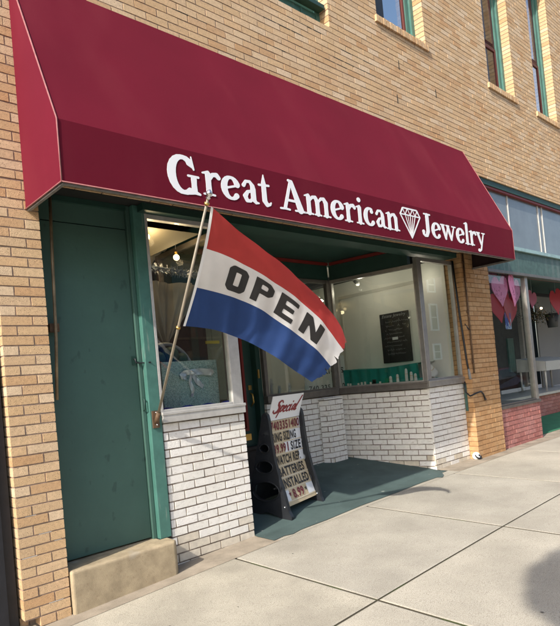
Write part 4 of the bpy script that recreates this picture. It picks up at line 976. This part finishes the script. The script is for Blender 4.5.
# goods in the back window
for k, (x, h) in enumerate([(5.15, .15), (5.28, .22), (5.42, .12), (5.62, .14), (5.95, .16)]):
    t = empty('hand_display', (x, 1.8, 1.303), ['short white jewellery hand at the left of the back display window', 'tallest white jewellery hand in the back display window', 'low white jewellery hand in the middle of the back display window', 'white jewellery hand right of the middle in the back display window', 'white jewellery hand at the right of the back display window'][k], 'display hand', 'white display hands in the back window')
    mb = MB(); mb.tube([(x, 1.8, 1.303), (x, 1.8, 1.303+h*.5), (x+.01, 1.8, 1.303+h*.65)], [.026, .018, .024], m_bust, 10)
    for q in range(4): mb.tube([(x-.014+q*.012, 1.8, 1.303+h*.6), (x-.018+q*.014, 1.795, 1.303+h*(1.0+.05*(q in (1, 2))))], [.006, .004], m_bust, 6)
    mb.tube([(x+.02, 1.8, 1.303+h*.55), (x+.045, 1.79, 1.303+h*.75)], [.006, .004], m_bust, 6); mb.build('hand', t)
mb = MB(); mb.box(5.05, 6.1, 1.65, 2.0, 1.302, 1.309, m_teacl); mb.build('display_cloth', label='teal cloth strip on the deck of the back display window', cat='cloth')
# price sign
t = empty('price_sign', (6.62, 1.9, 1.25), 'white card with black lettering about prices in the back corner window', 'sign')
mb = MB(); mb.box(6.05, 6.97, 1.90, 1.91, 1.20, 1.80, mat('white_card_stock', (.60, .60, .58), rough=.7)); mb.build('card', t)
for tx, x0, x1, z0, z1 in (('BEST', 6.12, 6.42, 1.63, 1.73), ('PRICES', 6.36, 6.93, 1.53, 1.62), ('740 335 1400', 6.12, 6.93, 1.29, 1.37)):
    V, Fs = text_fit(tx, x0, x1, z0, z1, bold=.03); mb = MB(); mb.add([(x, 1.8975, z) for x, z in V], Fs, m_bl); mb.build('lettering', t)

for (x, y, z, lb) in [(6.75, 1.35, 2.86, 'small lit ceiling spotlight at the inner top corner of the side display window'), (7.05, .50, 2.86, 'small lit ceiling spotlight behind the narrow front display window')]:
    t = empty('spotlight', (x, y, z), lb, 'spotlight', 'ceiling spotlights in the right display windows')
    mb = MB(); mb.tube([(x, y, z+.10), (x, y, z+.03), (x+.02, y, z)], [.004, .004, .012], m_blk, 8); mb.bar((x, y, z+.10), (x, y, 3.165), .004, m_blk, 6); mb.bar((x-.03, y, z+.02), (x+.05, y, z-.03), .028, m_silv, 12, .034); mb.build('housing', t)
    mb = MB(); mb.ball((x+.052, y, z-.032), .022, mat('spot_bulb', (1, .95, .85), emis=((1, .9, .72), 7)), 8); mb.build('bulb', t)
    ld = bpy.data.lights.new('spot_light', 'POINT'); ld.energy = 2.6 if y > 1 else 1.0; ld.color = (1, .9, .74); ld.shadow_soft_size = .03; lo = bpy.data.objects.new('spot_light', ld); COL.objects.link(lo); lo.location = (x+.11, y, z-.10)
# ================================================================== PIER HARDWARE
t = empty('awning_crank', (7.5, .09, 1.3), 'black awning crank rod clipped beside the ochre brick pier', 'crank')
mb = MB(); mb.tube([(7.395, .11, 2.95), (7.38, .07, 2.2), (7.40, .04, 1.50), (7.405, .03, 1.40)], .013, m_blk, 10); mb.build('rod', t)
mb = MB(); mb.tube([(7.405, .03, 1.42), (7.41, .025, 1.34), (7.412, .02, 1.27)], [.014, .022, .02], mat('grey_grip', (.22, .22, .22), rough=.5), 10); mb.build('grip', t)
mb = MB(); mb.tube([(7.36, .08, 1.24), (7.30, .06, 1.17), (7.30, .05, 1.10), (7.36, .02, 1.04), (7.46, -.02, 1.07), (7.60, -.02, 1.085), (7.66, -.02, 1.04), (7.70, -.02, .97)], .011, m_blk, 8)
mb.ball((7.70, -.02, .965), .017, m_blk, 6); mb.build('hook', t)
t = empty('conduit', (7.44, .05, 1.3), 'rusty conduit pipe running up the side of the ochre pier', 'pipe')
mb = MB(); mb.tube([(7.47, -.016, 1.35), (7.47, -.016, 3.04)], .013, m_iron, 8); mb.tube([(7.47, -.016, 1.96), (7.43, -.01, 1.98), (7.41, .02, 2.05)], .008, m_blk, 8); mb.build('pipe', t)
mb = MB()
for z in (1.5, 2.2, 2.9): mb.box(7.445, 7.495, -.018, -.002, z, z+.03, m_iron)
mb.build('clamp', t)
mb = MB(); mb.box(7.397, 7.409, .09, .128, .83, 1.22, m_green); mb.build('green_strip', label='narrow green painted strip between white bulkhead and ochre pier', cat='strip')
t = empty('dog_figure', (7.40, .05, .16), 'small round black and white knob at the foot of the ochre pier', 'knob')
mb = MB(); mb.ball((7.40, .04, .20), .055, m_wht, 10); mb.build('ball', t)
mb = MB()
mb.tube([(7.40+.057*math.cos(a*.5), .04+.057*math.sin(a*.5)*.5-.03, .20+.03*math.sin(a*.5)) for a in range(13)], .010, m_bl, 6); mb.ball((7.385, -.012, .215), .014, m_bl, 6)
mb.build('patch', t)
t.name = 'round_knob'

# ================================================================== RIGHT SHOP THINGS
def heart(nm, x, y, z, s, mt, lb, tilt=0, lace=True, grp='paper hearts in the right hand shop', rz=0):
    if x < 10: k_ = (4.04+y-.145)/(4.04+y); x *= k_; z = 1.49+(z-1.49)*k_; y -= .145
    t = empty(nm, (x, y, z), lb, 'heart', grp, 0)
    n_ = 44; pts = []
    for k in range(n_):
        a = 2*math.pi*k/n_; hx = 16*math.sin(a)**3; hz = 13*math.cos(a)-5*math.cos(2*a)-2*math.cos(3*a)-math.cos(4*a); pts.append((hx/32*s, hz/32*s))
    V, Fs = contour([poly(pts)], -.55*s, .55*s, -.6*s, .5*s, s/26)
    ca, sa = math.cos(tilt), math.sin(tilt); cr, sr = math.cos(rz), math.sin(rz)
    mb = MB(); fn = lambda u, v, d: (x+(u*ca-v*sa)*cr-d*sr, y+(u*ca-v*sa)*sr+d*cr, z+u*sa+v*ca)
    emboss(mb, V, Fs, fn, mt, .006); mb.build('heart_card', t)
    if lace:
        mb = MB(); rl = random.Random(int(x*100))
        m_l = mat('magenta_print', (.40, .06, .16), rough=.6)
        for k in range(20):
            u = rl.uniform(-.4, .4)*s; v = rl.uniform(-.35, .35)*s
            if field([poly(pts)], np.array([[u]]), np.array([[v]]))[0, 0] < -.03*s:
                a = rl.uniform(0, 6.3); r_ = s*rl.uniform(.02, .05)
                mb.tube([fn(u+r_*math.cos(a+q*.9), v+r_*math.sin(a+q*.9), -.002) for q in range(5)], .0018, m_l, 4)
        mb.build('print', t)
    mb = MB(); mb.bar((x, y+.003, z+.3*s), (x, y+.003, 2.99), .0015, m_wht, 4); mb.build('string', t)
m_hp = mat('pink_paper', (.92, .36, .60), rough=.6, var=.1, trans=.3); m_hr = mat('red_paper', (.42, .02, .035), rough=.5)
heart('paper_heart', 9.05, .235, 2.64, .56, m_hp, 'pink lace paper heart at the far left of the right shop window', .1)
heart('paper_heart', 9.55, .23, 2.66, .60, m_hp, 'pink lace paper heart nearest the window post of the right shop', -.25, rz=.15)
heart('paper_heart', 9.02, .36, 2.84, .44, m_hp, 'upper left pink lace heart partly behind another in the right shop window', .0)
heart('paper_heart', 9.62, .37, 2.86, .42, m_hp, 'upper right pink lace heart partly behind another in the right shop window', .15)
heart('paper_heart', 8.98, .26, 2.38, .58, m_hr, 'red paper heart hanging below the left pink hearts', .2, False)
heart('paper_heart', 9.40, .27, 2.36, .64, m_hr, 'red paper heart just above the blue window card', -.2, False, rz=.1)
heart('paper_heart', 11.15, .62, 2.62, .40, mat('dusky_pink_paper', (.40, .12, .19), rough=.6), 'dusky pink heart hanging inside the right hand entry', -.2, False)
heart('paper_heart', 12.30, .62, 2.62, .62, m_hr, 'large red heart at the right edge of the photo', .2, False)
t = empty('window_card', (9.27*.976, .12, 2.0), 'blue and purple card taped inside the right shop window below the hearts', 'card')
mb = MB(); mb.box(8.86, 9.06, .12, .126, 1.98, 2.24, mat('blue_card', (.03, .06, .32), rough=.5, speck=(14, .5, .6, (.5, .6, .75), .8))); mb.box(8.86, 9.06, .1175, .1195, 2.16, 2.24, mat('purple_print', (.16, .05, .22), rough=.5)); mb.build('card', t)
# table with pale cloth
t = empty('display_table', (13.0, 1.3, .75), 'small table under a pale cloth inside the right hand shop window', 'table')
tb = (12.55, 14.3, 1.07, 1.70); m_pc = mat('pale_cloth', (.50, .50, .47), rough=.8)
tz = lambda y: 1.39+.10*(y-tb[2])/(tb[3]-tb[2])
mb = MB(); mb.grid(lambda a, b: (tb[0]+(tb[1]-tb[0])*a, tb[2]+(tb[3]-tb[2])*b, tz(tb[2]+(tb[3]-tb[2])*b)), 4, 4, m_pc, False)
mb.grid(lambda a, b: (tb[0]-.004+(tb[1]-tb[0])*a, tb[2]-.006-.02*abs(math.sin(a*20))*(1-b), 1.19+.2*b), 40, 3, m_pc); mb.grid(lambda a, b: (tb[0]-.006-.02*abs(math.sin(a*9))*(1-b), tb[2]+(tb[3]-tb[2])*a, 1.19+(tz(tb[2]+(tb[3]-tb[2])*a)-1.19)*b), 20, 3, m_pc); mb.build('tabletop', t)
for (x, y) in ((tb[0]+.06, tb[2]+.05), (tb[1]-.06, tb[2]+.05), (tb[0]+.06, tb[3]-.05), (tb[1]-.06, tb[3]-.05)):
    mb = MB(); mb.bar((x, y, .75), (x, y, 1.38), .022, m_silv, 8, .03); mb.build('leg', t)
# chandelier of dried flowers with bulb
t = empty('flower_chandelier', (12.35, 1.1, 2.3), 'hanging cluster of dark flowers with one small lit bulb in the right hand shop', 'lamp')
mb = MB(); rr = random.Random(14)
for k in range(900):
    p = Vector((rr.gauss(12.35, .17), rr.gauss(1.1, .14), rr.gauss(2.36, .08))); v = Vector((rr.gauss(0, 1), rr.gauss(0, 1), rr.gauss(0, 1))).normalized()*.03; u_ = v.orthogonal().normalized()*.014
    mb.add([p-u_, p+v*.5-u_*.2, p+v, p+u_], [(0, 1, 2, 3)], rr.choice((m_grass, mat('dried_petal', (.30, .22, .12), rough=.8), m_soot)))
mb.build('flowers', t)
mb = MB(); mb.ball((12.45, 1.0, 2.52), .025, m_bulb, 8); mb.build('bulb', t); mb = MB(); mb.bar((12.35, 1.1, 2.4), (12.35, 1.1, 2.99), .004, m_blk, 5); mb.build('cord', t)
t = empty('hanging_planter', (13.0, 1.0, 2.1), 'dark grey bucket planter hanging below the large red heart', 'planter')
mb = MB(); mb.lathe((13.1, 1.05, 2.12), [(0, 0), (.10, 0), (.15, .30), (.14, .30), (.09, .02)], mat('dark_bucket', (.05, .055, .06), rough=.5), 16); mb.build('bucket', t); mb = MB(); mb.bar((13.1, 1.05, 2.4), (13.1, 1.05, 2.99), .004, m_blk, 5); mb.build('cord', t)
t = empty('potted_plant', (12.4, 1.4, 1.3), 'small feathery green plant in a pot on the pale cloth table', 'plant')
mb = MB(); mb.lathe((12.5, 1.35, 1.302), [(0, 0), (.04, 0), (.055, .08), (0, .08)], m_silv, 12); mb.build('pot', t)
mb = MB()
for k in range(160):
    a = rr.uniform(0, 6.28); h = rr.uniform(.06, .26); p = Vector((12.5+.05*math.cos(a)*h*6, 1.35+.05*math.sin(a)*h*6, 1.38+h*.8)); v = Vector((rr.gauss(0, 1), rr.gauss(0, 1), rr.gauss(.8, 1))).normalized()*.05; u_ = v.orthogonal().normalized()*.006
    mb.add([p-u_, p+v, p+u_], [(0, 1, 2)], m_grass)
mb.build('foliage', t)

# ================================================================== ACROSS THE STREET (seen in the glass)
OB = empty('opposite_building', (30, -15.5, 0), 'pinkish building with white framed windows mirrored in the narrow front window', 'building')
m_pb = mat('pink_render', (.55, .31, .25), rough=.85, var=.1, vscale=.5); m_pb2 = mat('pale_render', (.55, .55, .52), rough=.85, var=.08, vscale=.5)
mb = MB(); mb.box(26.5, 34.1, -22, -15.5, -.3, 9.2, m_pb); mb.box(26.4, 34.2, -22, -15.35, 9.2, 9.5, m_pb2); mb.build('wall', OB)
for zz in (6.3, 3.85, 2.0):
    for xx in (28.4, 30.3, 32.35):
        f = MB(); x0, x1, z0, z1 = xx-.35, xx+.35, zz, zz+(1.55 if zz == 3.85 else .85)
        f.box(x0-.1, x0, -15.5, -15.4, z0-.08, z1+.1, m_wht); f.box(x1, x1+.1, -15.5, -15.4, z0-.08, z1+.1, m_wht); f.box(x0, x1, -15.5, -15.4, z0-.08, z0, m_wht); f.box(x0, x1, -15.5, -15.4, z1, z1+.1, m_wht); f.box(x0, x1, -15.48, -15.42, (z0+z1)/2-.03, (z0+z1)/2+.03, m_wht)
        fo = f.build('window', OB); g = MB(); g.box(x0, x1, -15.495, -15.47, z0, z1, mat('dark_pane', (.04, .05, .06), rough=.1)); g.build('pane', fo)
OB2 = empty('opposite_building', (48, -15.5, 0), 'brown long building across the street mirrored beyond the pinkish one', 'building')
mb = MB(); mb.box(34.8, 70, -24, -16.5, -.3, 7.5, mat('brown_render', (.17, .145, .12), rough=.85, var=.15, vscale=.5)); mb.build('wall', OB2)
for k in range(8):
    for zz in (1.2, 4.4):
        g = MB(); x0 = 36+k*4; g.box(x0, x0+1.3, -16.52, -16.45, zz, zz+1.9, mat('dark_pane')); g.build('window', OB2)
OB3 = empty('opposite_building', (14, -15.5, 0), 'dark brick block across the street mirrored in the left display window', 'building')
mb = MB(); mb.box(2, 25.8, -24, -15.8, -.3, 8.5, mat('dull_red_brick', (.16, .085, .065), rough=.9, var=.2)); mb.build('wall', OB3)
for k in range(9):
    for zz in (.6, 4.6):
        g = MB(); x0 = 3.2+k*2.5; g.box(x0, x0+1.4, -15.82, -15.74, zz, zz+2.2, mat('dark_pane')); g.build('window', OB3)
# parked red car across the street
CAR = empty('parked_car', (27, -9.5, -.3), 'dark red car parked across the street, mirrored in the right shop window', 'car')
m_car = mat('dark_red_car_paint', (.16, .012, .016), rough=.25, spec=.8)
prof = [(-2.2, .35), (-2.25, .62), (-2.1, .82), (-1.1, .93), (-.45, 1.38), (.75, 1.42), (1.45, 1.0), (2.1, .92), (2.22, .6), (2.15, .35)]
mb = MB(); mb.M = Matrix.Translation((27, -9.5, -.3))
vs_ = []; 
for sy in (-1, 1):
    for (x, z) in prof: vs_.append((x, sy*(.86 if z < 1.0 else .68), z))
n_ = len(prof); mb.add(vs_, [tuple(range(n_)), tuple(range(2*n_-1, n_-1, -1))]+[(i, i+n_, (i+1) % n_+n_, (i+1) % n_) for i in range(n_)], m_car); body = bevel(mb.build('body', CAR), .06, 3)
mb = MB(); mb.M = Matrix.Translation((27, -9.5, -.3))
for sy in (-1, 1): mb.add([(-.95, sy*.80, .97), (-.42, sy*.72, 1.33), (.70, sy*.72, 1.36), (1.2, sy*.80, 1.0)], [(0, 1, 2, 3)], mat('dark_pane'))
mb.add([(-1.12, -.70, .95), (-1.12, .70, .95), (-.47, .62, 1.37), (-.47, -.62, 1.37)], [(0, 1, 2, 3)], mat('dark_pane')); mb.build('window', CAR)
for sx in (-1.4, 1.4):
    for sy in (-.88, .88):
        mb = MB(); mb.M = Matrix.Translation((27, -9.5, -.3)); mb.lathe((sx, sy-.1, .33), [(0, 0), (.2, 0), (.33, .02), (.33, .18), (.2, .2), (0, .2)], m_blk, 20, 'y'); wl = mb.build('wheel', CAR)
        mb = MB(); mb.M = Matrix.Translation((27, -9.5, -.3)); mb.lathe((sx, sy-.105, .33), [(0, 0), (.17, 0), (.19, .02), (.19, .19), (.17, .21), (0, .21)], m_chrome, 16, 'y'); mb.build('rim', wl)
for sy in (-.6, .6):
    mb = MB(); mb.M = Matrix.Translation((27, -9.5, -.3)); mb.box(-2.27, -2.2, sy-.14, sy+.14, .62, .76, m_tile); mb.build('headlight', CAR)

# ================================================================== STAND-IN TREE (out of frame left; added to cast the pavement corner shadow)
TR = empty('shadow_tree', (-1.85, -4.13, gz(-1.9, -4.1)), 'unseen stand-in tree added to cast the shadow on the lower right corner of the pavement', 'tree')
C0 = Vector((-1.62, -4.10, 4.45))
mb = MB(); bz = gz(-1.9, -4.1)
mb.tube([(-1.85, -4.13, bz-.1), (-1.82, -4.12, 1.2), (-1.78, -4.11, 2.6), (-1.74, -4.10, 3.8), (-1.72, -4.10, 4.5)], [.075, .055, .045, .03, .015], mat('bark', (.10, .075, .05), rough=.95, bump=1), 10)
rr = random.Random(33)
for k in range(12):
    a = k*2.4; zz = 3.7+.08*k; mb.tube([(-1.74, -4.10, zz), (-1.74+.2*math.cos(a), -4.10+.2*math.sin(a), zz+.15), (-1.74+.42*math.cos(a), -4.10+.42*math.sin(a), zz+.25)], [.018, .012, .005], mat('bark'), 6)
mb.build('trunk', TR)
mb = MB()
for k in range(5200):
    v = Vector((rr.gauss(0, 1), rr.gauss(0, 1), rr.gauss(0, 1))).normalized()*(rr.random()**.45); p = C0+Vector((v.x*.60, v.y*.50, v.z*.50)); u_ = Vector((rr.gauss(0, 1), rr.gauss(0, 1), rr.gauss(0, 1))).normalized(); q = u_.orthogonal().normalized()
    mb.add([p-u_*.045, p+q*.026, p+u_*.045, p-q*.026], [(0, 1, 2, 3)], m_grass)
mb.build('crown', TR)
